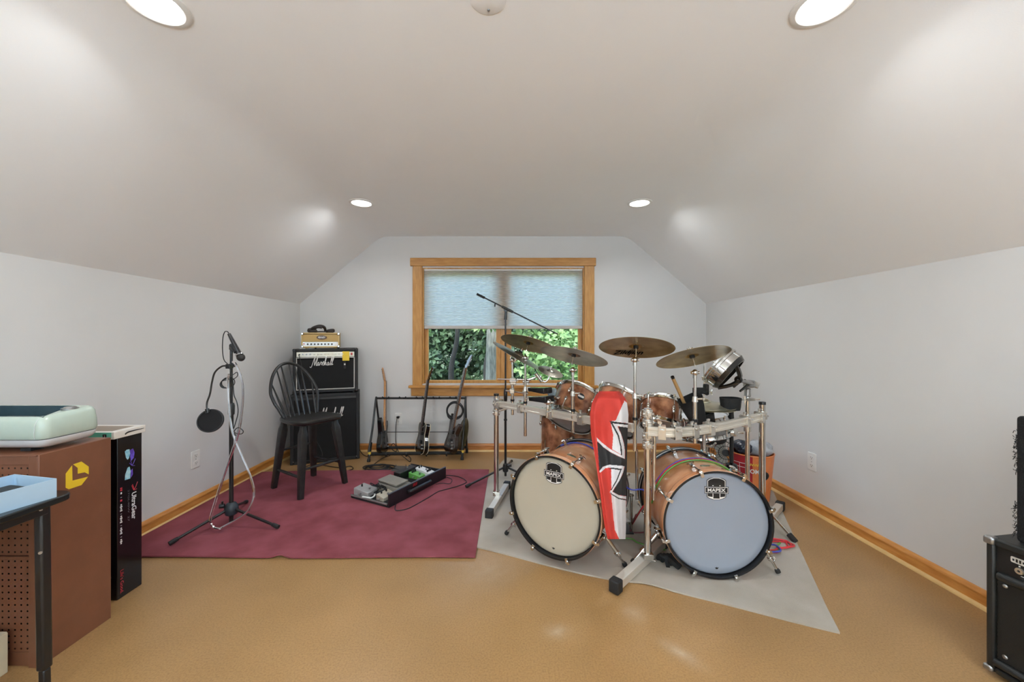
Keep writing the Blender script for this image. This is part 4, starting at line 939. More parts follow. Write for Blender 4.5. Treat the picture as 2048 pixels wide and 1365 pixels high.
guitar('electric_guitar', 'black electric guitar with pale maple neck, leftmost on the rack', U(765,906,3.90), U(767,735,4.075), (.992,.05,.1), STRAT, .048, m_gblack, m_maple, m_maple, 'inline')
guitar('electric_guitar', 'black electric guitar with cream edge binding, middle one on the rack', U(842,908,3.90), U(864,733,4.08), (-.86,-.50,.1), TELE, .055, m_gblack, m_gblack, m_rose, 'two', m_pearl)
guitar('bass_guitar', 'long necked black bass guitar leaning at the right of the rack', U(899,906,3.90), U(941,709,4.09), (-.85,-.52,.1), BASS, .048, m_gsun, m_gnat, m_rose, 'bass', None, mat('silver_grey_head', (126,126,124), .4, var=.05))
o = thing('bronze_disc', 'thin olive brown disc leaning edge on against the right end of the rack', 'disc', U(916,903,3.95))
dc = U(924,868,3.97); part('plate', MB().lathe([(.0,.010),(.03,.008),(.04,0),(.165,-.008),(.165,-.0095),(.04,-.0015),(.03,.006),(0,.008)], 36, dc, frame_of((-.90,-.36,.24))), mat('dull_bronze', (112,100,66), .4, .7, var=.15, vscale=30), o, True)
c = MB(); cc = U(910,820,3.985)
for k in range(7):
    R_ = .082+.004*math.sin(k*2.1); c.torus(cc+V((.004*math.sin(k*1.7),-.004*k,.004*math.cos(k*2.3)-.002*k)), (.08*math.sin(k),-1,.1*math.cos(k*1.3)), R_, .0042, 32, 6)
c.tube([cc+V((-.085,-.01,-.02)), cc+V((-.07,-.02,-.07)), cc+V((-.04,-.01,-.095)), cc+V((.02,-.01,-.09))], .005, 6)
single('coiled_cable', c, cab, 'black cable coiled into a hoop hung on the right end of the guitar rack', 'cable')
# ------------------------------------------------------------------ floor cables behind the rug
c = MB(); ctr = G(757,937,.006)
pts = []
for i in range(70):
    a = i*.55; r = .15-.0012*i+.02*math.sin(i*.9); pts.append(ctr+V((r*1.02*math.cos(a)+.01*math.sin(i*.31), r*.62*math.sin(a), .0+.00035*i)))
pts += [G(812,945,.008), G(830,948,.016)]
pts = [G(716,945,.006), G(730,942,.006)] + pts
c.tube(pts, .0042, 6, k=3)
single('floor_cable_coil', c, cab, 'large flat coil of black cable on the floor in front of the guitar rack', 'cable')
c = MB().tube([U(780,906,3.82)+V((0,0,-.03)), G(765,917,.02), G(752,926,.006), G(742,935,.010)], .0038, 6)
single('floor_cable', c, cab, 'black cable running from the rack base to the floor coil', 'cable')
c = MB().tube([G(794,905,.006), G(786,901,.02), G(782,894,.05), U(788,888,4.09), G(800,908,.006), G(812,918,.006), G(820,924,.006), G(821,917,.006), G(815,911,.006)], .0038, 6)
single('floor_cable', c, cab, 'short looped black cord on the floor below the middle guitar', 'cable')
c = MB().tube([cbp(.30,.10,-.60), G(722,905,.02), G(728,911,.006), G(735,913,.006), G(742,906,.05)], .0038, 6)
single('floor_cable', c, cab, 'black cord between the big speaker cabinet and the guitar rack', 'cable')
# ------------------------------------------------------------------ grey pad
p = [G(781,946), G(806,947), G(825,944), G(816,936), G(791,935)]
o = thing('floor_pad', 'flat dark grey pad with chrome pins on the floor behind the pedalboard', 'pad', G(803,941))
part('pad_body', MB().prism([(q.x, q.y) for q in p], (0,0,.0), (1,0,0), (0,1,0), (0,0,.016)), mat('grey_rubber', (74,72,68), .6, var=.08), o, True, .003)
for q in (G(792,937), G(812,937)): part('pin', MB().cyl(q+V((0,0,.016)), q+V((0,0,.035)), .004, n=8), m_chrome, o, True)
# ------------------------------------------------------------------ pedalboard
A = V((-.844,2.721,.0145)); ang = math.atan2(.593, .306)
o = thing('pedalboard', 'long black wedge pedalboard case lid with side handle on the burgundy rug', 'pedalboard', A, ang)
# local x runs along the long handle side, local y to the left (away from the handle)
LX, LY = .667, .385
m_pb = mat('pedalboard_vinyl', (24,24,28), .38, var=.12, vscale=80, bump=.15, bscale=300); m_pbf = mat('pedalboard_felt', (20,19,20), .9, var=.2, vscale=200)
part('tray', MB().ab((0,.012,.0), (LX,LY,.018)), m_pbf, o, bevel=.003)
part('side_wall', MB().ab((0,0,0), (LX,.012,.094)), m_pb, o, bevel=.002)
part('end_wall', MB().ab((LX-.012,.012,.018), (LX,LY,.070)), m_pb, o, bevel=.002)
part('edge_trim', MB().ab((0,-.001,.094), (LX,.013,.098)), mat('blue_grey_trim', (92,100,112), .35, .5, var=.05), o)
part('front_lip', MB().tube([(.004,.02,.020), (.004,LY,.020)], .007, 8, k=1), m_steel, o)
part('handle', MB().tube([(.20,-.004,.045), (.21,-.022,.052), (.28,-.030,.056), (.36,-.030,.056), (.43,-.022,.052), (.44,-.004,.045)], [.008,.012,.014,.014,.012,.008], 10), m_black, o)
for x in (.20,.44): part('handle_mount', MB().box((x,-.004,.045), (.03,.010,.03)), m_black, o, bevel=.003)
part('logo_badge', write(MB(), 'SKB', (.27,-.0012,.078), (1,0,0), (0,0,1), width=.05, shear=.3, bold=.03), m_red, o)
M_PB = MW[o]
def pbp(x, y, z): return M_PB @ V((x, y, z))
m_grey = mat('grey_enamel', (150,148,146), .45, var=.04); m_greyd = mat('taupe_enamel', (128,122,112), .5, var=.05); m_beige = mat('beige_enamel', (176,166,148), .5, var=.04); m_green = mat('green_enamel', (98,160,74), .4, var=.05); m_cwhite = mat('white_enamel', (224,224,222), .4, var=.03)
def pedal(label, x, y, w, d, h, mt, knobs=3, rz=0.0, z=.018, tread=None, slope=.6):
    "a stompbox: wedge body, knobs, footswitch"
    q = thing('effects_pedal', label, 'effects pedal', pbp(x, y, z), ang+rz, group='pedals on the pedalboard')
    mb = MB(); hw, hd = w/2, d/2
    mb.add([V((-hw,-hd,0)), V((hw,-hd,0)), V((hw,hd,0)), V((-hw,hd,0)), V((-hw,-hd,h*slope)), V((hw,-hd,h*slope)), V((hw,hd,h)), V((-hw,hd,h))], [(0,3,2,1),(4,5,6,7),(0,1,5,4),(1,2,6,5),(2,3,7,6),(3,0,4,7)])
    part('housing', mb, mt, q, bevel=.004)
    for k in range(knobs):
        kx = (k-(knobs-1)/2)*w*.8/max(knobs,1); part('knob', MB().cyl((kx,hd*.55,h*.88), (kx,hd*.55,h+.012), .007, .006, 10), m_black, q)
    part('footswitch', MB().cyl((0,-hd*.5,h*slope), (0,-hd*.5,h*slope+.018), .007, n=10), m_steel, q)
    for sx in (-1,1): part('jack', MB().cyl((sx*hw,0,h*.4), (sx*(hw+.02),0,h*.4), .006, n=8), m_steel, q)
    if tread: part('tread', MB().box((0,-hd*.1,h*.95+.006), (w*.94,d*.9,.008)), tread, q, bevel=.003)
    return q
pedal('grey square pedal on the near left corner of the pedalboard', .075, .31, .115, .13, .058, m_grey, 1, .15)
pedal('small beige pedal at the near end of the pedalboard handle side', .085, .115, .12, .075, .045, m_beige, 2, 0)
q = pedal('wide taupe pedal with a hinged tread plate in the middle of the pedalboard', .215, .155, .15, .20, .075, m_greyd, 2, 0, slope=.8)
part('tread_plate', MB().beam((-.01,-.09,.078), (-.01,.10,.092), .13, .012, (0,0,1)), m_greyd, q, bevel=.003)
mb = MB()
for k in range(3): mb.box((.0755,-.06+.045*k,.045), (.001,.03,.022))
part('print_patches', mb, m_black, q)
pedal('long black pedal on the far left of the pedalboard', .50, .30, .22, .07, .065, m_black, 0, .02, slope=1)
pedal('green pedal near the far end of the pedalboard', .515, .19, .075, .12, .050, m_green, 3, 0)
pedal('white pedal beside the green one on the pedalboard', .585, .085, .075, .125, .052, m_cwhite, 3, 0)
pedal('white pedal in the far right corner of the pedalboard', .61, .20, .07, .12, .060, m_cwhite, 2, .05)
pedal('pale pedal on the far back corner of the pedalboard', .60, .315, .07, .08, .055, m_cwhite, 2, 0)
c = MB().tube([pbp(.02,.20,.026), pbp(.04,.19,.032), pbp(.06,.20,.040)], .006, 8).cyl(pbp(.02,.20,.026), pbp(.005,.27,.026), .0075, n=8)
single('patch_plug', c, m_cwhite, 'white right angle jack plug on the near lip of the pedalboard', 'jack plug')
rnd = random.Random(11)
for k, (x, y) in enumerate(((.14,.24),(.17,.27),(.13,.20))):
    c = MB(); pts = [pbp(x+rnd.uniform(-.05,.05), y+rnd.uniform(-.04,.04), .03+rnd.uniform(0,.07)) for _ in range(9)]; c.tube(pts, .0035, 6)
    single('patch_cable', c, cab, ('tangled dark patch cable beside the grey pedal', 'dark patch cable looping above the taupe pedal', 'short dark patch lead under the beige pedal')[k], 'cable', 'patch cables on the pedalboard')
c = MB().tube([pbp(.33,.10,.05), pbp(.37,.12,.03), pbp(.42,.11,.04), pbp(.47,.14,.04)], .005, 6)
single('patch_cable', c, m_steel, 'silver plugged patch lead in the middle of the pedalboard', 'cable', 'patch cables on the pedalboard')
z = .0175
c = MB().tube([pbp(.08,.01,.004), G(791,1021,z), G(812,1019,z), G(830,1011,z), G(858,995,z), G(876,984,z), G(890,980,z), G(915,973,z), G(932,966,z), G(931,961,z), G(920,955,z), G(905,952,z), pbp(LX+.006,.10,.010)], .0032, 6, k=5)
single('power_lead', c, cab, 'thin black lead curling over the burgundy rug from the pedalboard', 'cable')
c = MB().tube([pbp(LX+.004,.06,.012), G(900,957,z), G(904,962,z), G(899,968,z), G(885,967,z), pbp(.50,-.02,.006)], .0026, 6, k=5)
single('power_lead', c, cab, 'short thin black lead at the far end of the pedalboard', 'cable')
# ------------------------------------------------------------------ drum kit
m_orange = mat('copper_lacquer', (212,140,94), .12, rgb2=(238,182,140), vscale=6, coat=.6, var=0, stretch=(1,1,2), detail=6)
m_burl = mat('burl_lacquer', (104,58,38), .18, rgb2=(206,142,104), vscale=13, coat=.5, var=0, detail=8, ramp=(.36,.68))
m_head = mat('coated_white_head', (186,178,160), .26, var=.02, vscale=4, spec=.5); m_headc = mat('smooth_white_head', (148,155,166), .2, var=.015, vscale=4)
m_clearh = mat('grey_clear_head', (150,152,154), .18, var=.04); m_dk = mat('charcoal_drum_hoop', (26,26,28), .28, var=.08)
m_bronze = mat('cymbal_bronze', (142,118,74), .28, .88, var=0, rgb2=(176,154,108), vscale=14); m_bronzeg = mat('cymbal_grey_bronze', (142,136,122), .32, .88, var=0, rgb2=(172,166,150), vscale=14)
def grooves(m, sc=900):
    nt = m.node_tree; N = nt.nodes; L = nt.links; b = N['Principled BSDF']
    tc = [n for n in N if n.type == 'TEX_COORD'][0]; sx = N.new('ShaderNodeSeparateXYZ'); L.new(tc.outputs['Object'], sx.inputs[0])
    cv = N.new('ShaderNodeCombineXYZ'); L.new(sx.outputs[0], cv.inputs[0]); L.new(sx.outputs[1], cv.inputs[1])
    ln = N.new('ShaderNodeVectorMath'); ln.operation = 'LENGTH'; L.new(cv.outputs[0], ln.inputs[0])
    mu = N.new('ShaderNodeMath'); mu.operation = 'MULTIPLY'; mu.inputs[1].default_value = sc; L.new(ln.outputs['Value'], mu.inputs[0])
    si = N.new('ShaderNodeMath'); si.operation = 'SINE'; L.new(mu.outputs[0], si.inputs[0])
    bp = N.new('ShaderNodeBump'); bp.inputs['Strength'].default_value = .25; bp.inputs['Distance'].default_value = .0006; L.new(si.outputs[0], bp.inputs['Height']); L.new(bp.outputs['Normal'], b.inputs['Normal'])
grooves(m_bronze); grooves(m_bronzeg)
def oriented(px, py, Y, phi, m, under=True):
    """frame of a round thing seen as an ellipse: phi = slope of its long axis in the photo (deg, down to the right positive),
    m = short/long axis; under: we look at its underside"""
    c = U(px, py, Y); d = (c - V((0,0,EYE))).normalized(); r = d.cross(V((0,0,1))).normalized(); u = r.cross(d)
    a = math.radians(phi); e1 = r*math.cos(a) - u*math.sin(a); e2 = r*math.sin(a) + u*math.cos(a)
    th = math.asin(m); n = e2*math.cos(th) + d*(math.sin(th) if under else -math.sin(th)); n.normalize()
    x = (e1 - n*e1.dot(n)).normalized(); y = n.cross(x)
    return c, Matrix((x, y, n)).transposed()
_sh = {}
def shared(key, fn, mats, ang=38):
    if key not in _sh: _sh[key] = mesh_of(key, fn(), mats, ang)
    return _sh[key]
# --------------------------------------------------- bass drums
def emblem(head, R0, z, w):
    "black shield with a banner; local x right, y up, on the front head"
    def poly(k, pts, zz, mt, nm): part(nm, MB().prism([(x*w*k, y*w*k+R0) for x, y in pts], (0,0,z+zz), (1,0,0), (0,1,0), (0,0,.0004)), mt, head)
    top = [(-.40,.13),(-.40,.42),(-.30,.49),(-.12,.55),(.12,.55),(.30,.49),(.40,.42),(.40,.13)]
    bot = [(-.40,-.13),(-.40,-.30),(-.28,-.37),(-.12,-.42),(.12,-.42),(.28,-.37),(.40,-.30),(.40,-.13)]
    ins = lambda P, k: [(x*k, (y-.14 if y > 0 else y+.14)*k+(.14 if y > 0 else -.14)) for x, y in P]
    poly(1, top, 0, m_black, 'emblem'); poly(1, ins(top,.93), .0004, m_white, 'emblem_line'); poly(1, ins(top,.87), .0008, m_black, 'emblem')
    poly(1, bot, 0, m_black, 'emblem'); poly(1, ins(bot,.93), .0004, m_white, 'emblem_line')
    for x0, x1 in ((-.36,-.16), (-.13,.13), (.16,.36)):
        yb = -.36 if abs(x0+x1) < .1 else -.30
        poly(1, [(x0,-.15),(x0,yb if x0 > -.3 else -.27),(x1,yb if x1 < .3 else -.27),(x1,-.15)], .0008, m_black, 'emblem')
    poly(1, [(-.5,-.15),(.5,-.15),(.5,.15),(-.5,.15)], .0010, m_black, 'emblem_banner'); poly(1, [(-.475,-.125),(.475,-.125),(.475,.125),(-.475,.125)], .0014, m_white, 'emblem_line'); poly(1, [(-.455,-.105),(.455,-.105),(.455,.105),(-.455,.105)], .0018, m_black, 'emblem_banner')
    for x in (-.17,.12): poly(1, [(x,.17),(x+.05,.17),(x+.05,.20),(x,.20)], .0012, m_white, 'emblem_dot')
    part('emblem_lettering', write(MB(), 'MAPEX', (0,R0,z+.0024), (1,0,0), (0,1,0), width=w*.74, height=w*.145, bold=.02), m_white, head, label='white capital lettering on the banner')
    part('maker_mark', MB().prism([(-.010,.004),(-.004,-.006),(.004,-.006),(.010,.004),(.003,.001),(0,.006),(-.003,.001)], (0,-.222,z), (1,0,0), (0,1,0), (0,0,.0004)), m_black, head)
def claw_mesh():
    mb = MB(); mb.box((.2955,0,-.006), (.009,.016,.034)); mb.box((.286,0,.009), (.024,.016,.005)); mb.cyl((.290,0,.009), (.290,0,.016), .006, n=8); mb.cyl((.302,0,-.012), (.302,0,.004), .0085, n=10)
    mb.cyl((.304,0,-.02), (.304,0,-.085), .0035, n=8); return mb
def key_mesh():
    mb = MB(); mb.cyl((.304,0,-.075), (.302,0,-.112), .0075, n=10); mb.box((.292,0,-.106), (.026,.018,.024)); mb.sphere((.303,0,-.112), .010, 10, 6, (1,1,1.2)); mb.tube([(.305,-.018,-.118), (.310,0,-.113), (.305,.018,-.118)], .005, 6, k=3); return mb
def bass_drum(label, front, n, depth, headm, badge_a, spurs, claw0):
    R = frame_of(n); o = thing('bass_drum', label, 'bass drum', front, R=R, group='pair of bass drums')
    RS, RH = .256, .270
    part('shell', MB().lathe([(RS,-.030),(RS,-depth+.030),(RS-.008,-depth+.030),(RS-.008,-.030)], 72, mi=0, closed=True), m_orange, o)
    for s_, nm, mt in ((0,'front',m_orange), (1,'rear',m_dk)):
        z1 = 0 if not s_ else -depth; dr = -1 if not s_ else 1
        h = part(nm+'_hoop', MB().lathe([(RH-.011,z1),(RH-.0015,z1),(RH-.0015,z1+dr*.042),(RH-.011,z1+dr*.042)], 72, closed=True), m_dk, o)
        part('hoop_inlay', MB().lathe([(RH-.003,z1+dr*.004),(RH,z1+dr*.005),(RH,z1+dr*.037),(RH-.003,z1+dr*.038)], 72), mt if not s_ else m_steel, h)
        if s_: part('hoop_stripe', MB().lathe([(RH-.001,z1+dr*.014),(RH+.001,z1+dr*.016),(RH+.001,z1+dr*.026),(RH-.001,z1+dr*.028)], 72), m_dk, h)
        zz = z1+dr*.020
        hd_ = part(nm+'_head', MB().lathe([(0,zz),(.22,zz),(.246,zz-dr*.002),(.2565,zz+dr*.006),(.2585,zz+dr*.014)], 64), headm if not s_ else m_clearh, o, ang=60)
        if not s_: emblem(hd_, .168, zz+.0004, .118)
        for k in range(8):
            M = Matrix.Rotation(math.radians(claw0+45*k), 4, 'Z')
            M = M @ Matrix.Translation((-.0225,0,0))
            if s_: M = M @ Matrix.Translation((0,0,-depth)) @ Matrix.Rotation(math.pi, 4, 'X')
            c_ = part('tension_claw', shared('bass_claw', claw_mesh, m_chrome), None, o, M=M)
            part('claw_lug', shared('bass_key', key_mesh, m_chrome), None, o, M=M)
    ov = [(.026*math.cos(2*math.pi*i/24), .010*math.sin(2*math.pi*i/24)) for i in range(24)]
    a = math.radians(badge_a); er = V((math.cos(a), math.sin(a), 0)); et = V((-math.sin(a), math.cos(a), 0))
    part('badge', MB().prism(ov, er*(RS-.0015)+V((0,0,-.125)), et, V((0,0,1)), er*.004), mat('green_grey_badge', (126,134,112), .3, .6, var=.05), o)
    Mi = MW[o].inverted()
    for (foot, a2, zz) in spurs:
        a = math.radians(a2); er = V((math.cos(a), math.sin(a), 0)); p = er*(RS+.012)+V((0,0,zz)); f = Mi @ V(foot); m_ = p.lerp(f, .62)
        s_ = part('spur', MB().cyl(p, m_, .0115, .0105, 12).cyl(m_, p.lerp(f,.93), .007, n=10).cyl(p.lerp(m_,.92), p.lerp(m_,1.04), .0145, n=10), m_chrome, o)
        part('spur_bracket', MB().box(er*(RS+.006)+V((0,0,zz)), (.026,.05,.05), Matrix.Rotation(a, 3, 'Z')).cyl(er*(RS+.018)+V((0,0,zz-.022)), er*(RS+.018)+V((0,0,zz+.022)), .013, n=12), m_chrome, s_, bevel=.004)
        part('wing_screw', MB().tube([m_+V((.014,-.012,0)), m_+V((.018,0,.004)), m_+V((.014,.012,0))], .004, 6, k=3).cyl(m_, m_+V((.018,0,.003)), .004, n=6), m_chrome, s_)
        part('rubber_foot', MB().tube([p.lerp(f,.90), p.lerp(f,.95), f], [.010,.0135,.012], 10, k=3), m_rubber, s_)
    return o
PITCH = math.radians(.6)
def aim(a): a = math.radians(a); return V((math.sin(a)*math.cos(PITCH), -math.cos(a)*math.cos(PITCH), math.sin(PITCH)))
bdl = bass_drum('left bass drum with cream front head turned to the left', (.229,2.028,.3213), aim(-34.2), .46, m_head, 78, [(G(1012,1068,.02), 205, -.13), (G(1251,1132,.02), -28, -.13)], 20)
bdr = bass_drum('right bass drum with blue white front head facing the room', (1.0447,1.916,.2806), aim(-3.3), .46, m_headc, 92, [(G(1264,1126,.02), 202, -.13), (G(1557,1146,.02), -22, -.10)], 18)
# --------------------------------------------------- toms
def tom_lug(): 
    mb = MB(); mb.sphere((.011,0,0), .012, 10, 8, (.9,.8,1.5)); mb.cyl((.014,0,.012), (.014,0,.085), .0032, n=6); mb.cyl((.014,0,.070), (.014,0,.088), .0058, n=8); return mb
def tom(name, label, c, R, rad, dep, lugs, shellm, headm, cat='tom', group='toms of the drum kit', a0=20, bhead=None, wires=False):
    o = thing(name, label, cat, c, R=R, group=group)
    part('shell', MB().lathe([(rad,dep/2-.006),(rad,-dep/2+.006),(rad-.006,-dep/2+.006),(rad-.006,dep/2-.006)], 56, closed=True), shellm, o)
    for s_ in (1,-1):
        z = s_*dep/2
        part('hoop', MB().lathe([(rad+.002,z-s_*.022),(rad+.009,z-s_*.020),(rad+.009,z-s_*.002),(rad+.013,z+s_*.005),(rad+.010,z+s_*.007),(rad+.004,z+s_*.004),(rad+.003,z-s_*.018)], 56, closed=True), m_chrome, o, ang=50)
        part('head', MB().lathe([(0,z),(rad-.006,z),(rad+.001,z-s_*.004),(rad+.003,z-s_*.014)], 48), headm if s_ > 0 else (bhead or m_clearh), o, ang=60)
    kl = 'tom_lug'
    for k in range(lugs):
        for s_ in (1,-1):
            M = Matrix.Rotation(math.radians(a0+360*k/lugs), 4, 'Z') @ Matrix.Translation((rad,0,s_*(dep/2-.075)))
            if s_ < 0: M = M @ Matrix.Rotation(math.pi, 4, 'X')
            part('lug', shared(kl, tom_lug, m_chrome), None, o, M=M)
    return o
c, R = oriented(1148, 815, 2.62, 22, .42); t1 = tom('rack_tom', 'burl tom with a round black badge above the left bass drum', c, R, .151, .215, 6, m_burl, m_head, bhead=m_clearh, a0=5)
ov = [(.024*math.cos(2*math.pi*i/24), .022*math.sin(2*math.pi*i/24)) for i in range(24)]
bq = MW[t1].inverted().to_3x3() @ (V((0,0,EYE))-c); aq = math.atan2(bq.y, bq.x)+.10; er = V((math.cos(aq), math.sin(aq), 0)); et = V((-math.sin(aq), math.cos(aq), 0))
bd = part('badge', MB().prism(ov, er*.149+V((0,0,.02)), et, V((0,0,1)), er*.0045), m_black, t1); part('badge_plate', MB().prism(rrect(.040,.014,.004), er*.1536+V((0,0,.02)), et, V((0,0,1)), er*.0008), m_white, bd)
c, R = oriented(1232, 822, 2.62, 24, .34); t2 = tom('rack_tom', 'burl tom mostly hidden behind the red flag', c, R, .162, .22, 6, m_burl, m_head, a0=25)
c, R = oriented(1321, 828, 2.38, 3, .36); t3 = tom('rack_tom', 'small burl tom with chrome hoop beside the stick bag', c, R, .109, .165, 5, m_burl, m_head, a0=18)
ft = tom('floor_tom', 'tall burl floor tom standing behind the left bass drum', V((.462,2.955,.43)), Matrix.Identity(3), .213, .44, 8, m_burl, m_head, a0=12)
for a in (100, 215, 335):
    e = V((math.cos(math.radians(a)), math.sin(math.radians(a)), 0)); p = e*.238; lg = part('leg', MB().tube([p+V((0,0,.04)), p+V((0,0,-.34)), p+e*.04+V((0,0,-.412))], .0055, 8, k=3), m_chrome, ft)
    part('leg_bracket', MB().box(e*.225+V((0,0,-.08)), (.03,.03,.05), Matrix.Rotation(math.radians(a),3,'Z')), m_chrome, lg, bevel=.006); part('rubber_foot', MB().sphere(p+e*.04+V((0,0,-.412)), .011, 10, 6), m_rubber, lg)
c, R = oriented(1404, 850, 2.66, -7, .22, False); sn = tom('snare_drum', 'chrome rimmed snare drum with white head behind the right rack bar', c, R, .160, .13, 8, m_steel, mat('snare_head_white', (226,228,230), .4, var=.02), 'snare drum', None, 8)
# snare stand
o = thing('snare_stand', 'chrome tripod stand carrying the snare drum', 'stand', (c.x, c.y, 0))
zb = c.z-.10; part('stand_tube', MB().cyl((c.x,c.y,.10), (c.x,c.y,zb-.03), .011, n=12), m_chrome, o, True)
for a in (30,150,270):
    e = V((math.cos(math.radians(a)), math.sin(math.radians(a)), 0)); q = V((c.x,c.y,0))
    part('leg', MB().tube([q+V((0,0,.22)), q+e*.24+V((0,0,.012))], .007, 8, k=1), m_chrome, o, True); part('basket_arm', MB().tube([q+V((0,0,zb-.03)), q+e*.12+V((0,0,zb-.02)), q+e*.175+V((0,0,zb+.02))], .007, 8, k=3), m_chrome, o, True)
# throne
tc_ = U(1414, 873, 3.0); o = thing('drum_throne', 'round black padded drum stool behind the right rack bar', 'stool', (tc_.x, tc_.y, 0))
part('seat', MB().lathe([(0,tc_.z-.035),(.118,tc_.z-.035),(.134,tc_.z-.02),(.134,tc_.z+.015),(.118,tc_.z+.035),(0,tc_.z+.04)], 32, (tc_.x,tc_.y,0)), m_rubber, o, True)
part('post', MB().cyl((tc_.x,tc_.y,.06), (tc_.x,tc_.y,tc_.z-.04), .0125, n=12), m_chrome, o, True)
for a in (90,210,330):
    e = V((math.cos(math.radians(a)), math.sin(math.radians(a)), 0)); q = V((tc_.x,tc_.y,0)); lg = part('leg', MB().cyl(q+V((0,0,.26)), q+e*.26+V((0,0,.014)), .009, n=8), m_chrome, o, True); part('rubber_foot', MB().sphere(q+e*.26+V((0,0,.014)), .014, 8, 6), m_rubber, lg, True)
def tom_mount(t_, pts):
    k = part('mount_rod', MB().tube(pts, .0085, 8, k=4), m_chrome, t_, True); part('mount_block', MB().box(pts[-1], (.034,.034,.044)), m_chrome, k, True, .008); part('ball_clamp', MB().sphere(pts[1], .022, 12, 8).cyl(V(pts[1])+V((-.03,-.01,0)), V(pts[1])+V((.03,-.01,0)), .007, n=8), m_chrome, k, True)
tom_mount(t1, [U(1094,836,2.46), U(1097,805,2.46), U(1104,796,2.50), U(1116,800,2.56)])
tom_mount(t2, [U(1196,858,2.22), U(1192,815,2.24), U(1194,806,2.32), U(1202,810,2.47)])
tom_mount(t3, [U(1306,850,2.10), U(1306,838,2.12), U(1310,836,2.20), U(1316,838,2.27)])
# --------------------------------------------------- rack
ZR = .733
LP, LE, CP, RE = V((-.09,2.86,0)), V((.665,2.06,0)), V((.735,2.035,0)), V((1.575,2.39,0))
m_bar = mat('rack_aluminium', (222,216,204), .36, .45, var=.04, vscale=12)
o = thing('drum_rack', 'chrome and aluminium drum rack with three posts carrying toms and cymbals', 'drum rack', (.735, 2.035, 0))
def up(p, z): return V((p.x, p.y, z))
BARP = [(a, b*1.18) for a, b in [(-.012,-.019),(.012,-.019),(.0135,-.017),(.0135,-.008),(.011,-.006),(.011,.006),(.0135,.008),(.0135,.017),(.012,.019),(-.012,.019),(-.0135,.017),(-.0135,.008),(-.011,.006),(-.011,-.006),(-.0135,-.008),(-.0135,-.017)]]
def barmesh(a, b):
    mb = MB(); d = (b-a); z = d.normalized(); x = z.cross(V((0,0,1))).normalized(); y = x.cross(z)
    mb.prism(BARP, a, x, y, d); return mb
L0 = LP-(LE-LP).normalized()*.02
part('left_bar', barmesh(up(L0,ZR), up(LE,ZR)), m_bar, o, True, ang=25)
RPATH = crom([up(V(q+(0,)),ZR) for q in ((.722,1.990),(.775,1.968),(.83,1.956),(.94,1.985),(1.061,2.045),(1.20,2.125),(1.332,2.212),(1.46,2.30),(1.575,2.385),(1.60,2.405))], 4)
part('right_bar', MB().sweep(BARP, RPATH), m_bar, o, True, ang=25)
def onr(px):
    "where the curved bar is seen at photo column px, and its heading there"
    for i in range(len(RPATH)-1):
        a, b = RPATH[i], RPATH[i+1]; f0, f1 = VX+FPX*a.x/a.y-px, VX+FPX*b.x/b.y-px
        if f0*f1 <= 0: return a.lerp(b, f0/(f0-f1)), math.atan2((b-a).y, (b-a).x)
    return RPATH[-1], .6
def post(p, z0, z1, capn, feet):
    q = part('post', MB().cyl(up(p,z0), up(p,z1), .0185, n=20), m_chrome, o, True)
    part('post_cap', MB().cyl(up(p,z1-.012), up(p,z1+.004), .0195, n=20), m_black if capn else m_chrome, q, True)
    a, b = V(feet[0]), V(feet[1])
    f = part('foot_bar', MB().beam(up(a,.034), up(b,.034), .042, .042), m_bar, o, True, .003)
    d = (b-a).normalized()
    for e, s_ in ((a,-1), (b,1)): part('end_cap', MB().beam(up(e,.032)-d*.0+d*s_*(-.022), up(e,.032)+d*s_*.026, .052, .060), m_rubber, f, True, .006)
    x = d.cross(V((0,0,1))); part('foot_clamp', MB().box(up(p,.066), (.05,.05,.03)).cyl(up(p,.05)+x*.02, up(p,.05)+x*.045, .006, n=8), m_chrome, f, True, .004)
fl0, fl1 = G(979,1028,.03), G(1014,972,.03)
post(LP+V((0,-.0,0)), .06, .800, 1, (fl0, fl1))
fc0, fc1 = G(1232,1172,.03), G(1327,1086,.03)
post(CP, .06, .838, 0, (fc0, fc1))
post(RE, .06, .815, 1, (RE+V((-.14,-.13,0)), V((1.915,2.715,0))))
def clampmesh():
    mb = MB(); mb.box((0,-.019,0), (.036,.012,.062)); mb.box((0,.019,0), (.036,.012,.062)); mb.box((0,0,.029), (.036,.044,.010)); mb.box((0,0,-.029), (.036,.044,.010))
    mb.cyl((0,-.020,.014), (0,-.036,.014), .006, n=8); mb.box((0,-.036,.014), (.022,.006,.009)); mb.cyl((-.010,-.002,.028), (-.010,-.002,.048), .006, n=8); mb.box((-.010,-.002,.047), (.020,.008,.010)); return mb
dl = (LE-LP); al = math.atan2(dl.y, dl.x); dr_ = (RE-CP); ar = math.atan2(dr_.y, dr_.x)
m_clamp = mat('cast_clamp', (216,212,204), .22, .75, var=.06, vscale=30)
for tt in (.03,.235,.49,.70,.94):
    p = up(LP.lerp(LE,tt), ZR); part('clamp', shared('rack_clamp', clampmesh, m_clamp), None, o, M=MW[o].inverted() @ Matrix.Translation(p) @ Matrix.Rotation(al,4,'Z'))
for pxx in (1324,1352,1386,1418,1490,1519):
    p, ar = onr(pxx); part('clamp', shared('rack_clamp', clampmesh, m_clamp), None, o, M=MW[o].inverted() @ Matrix.Translation(p) @ Matrix.Rotation(ar,4,'Z'))
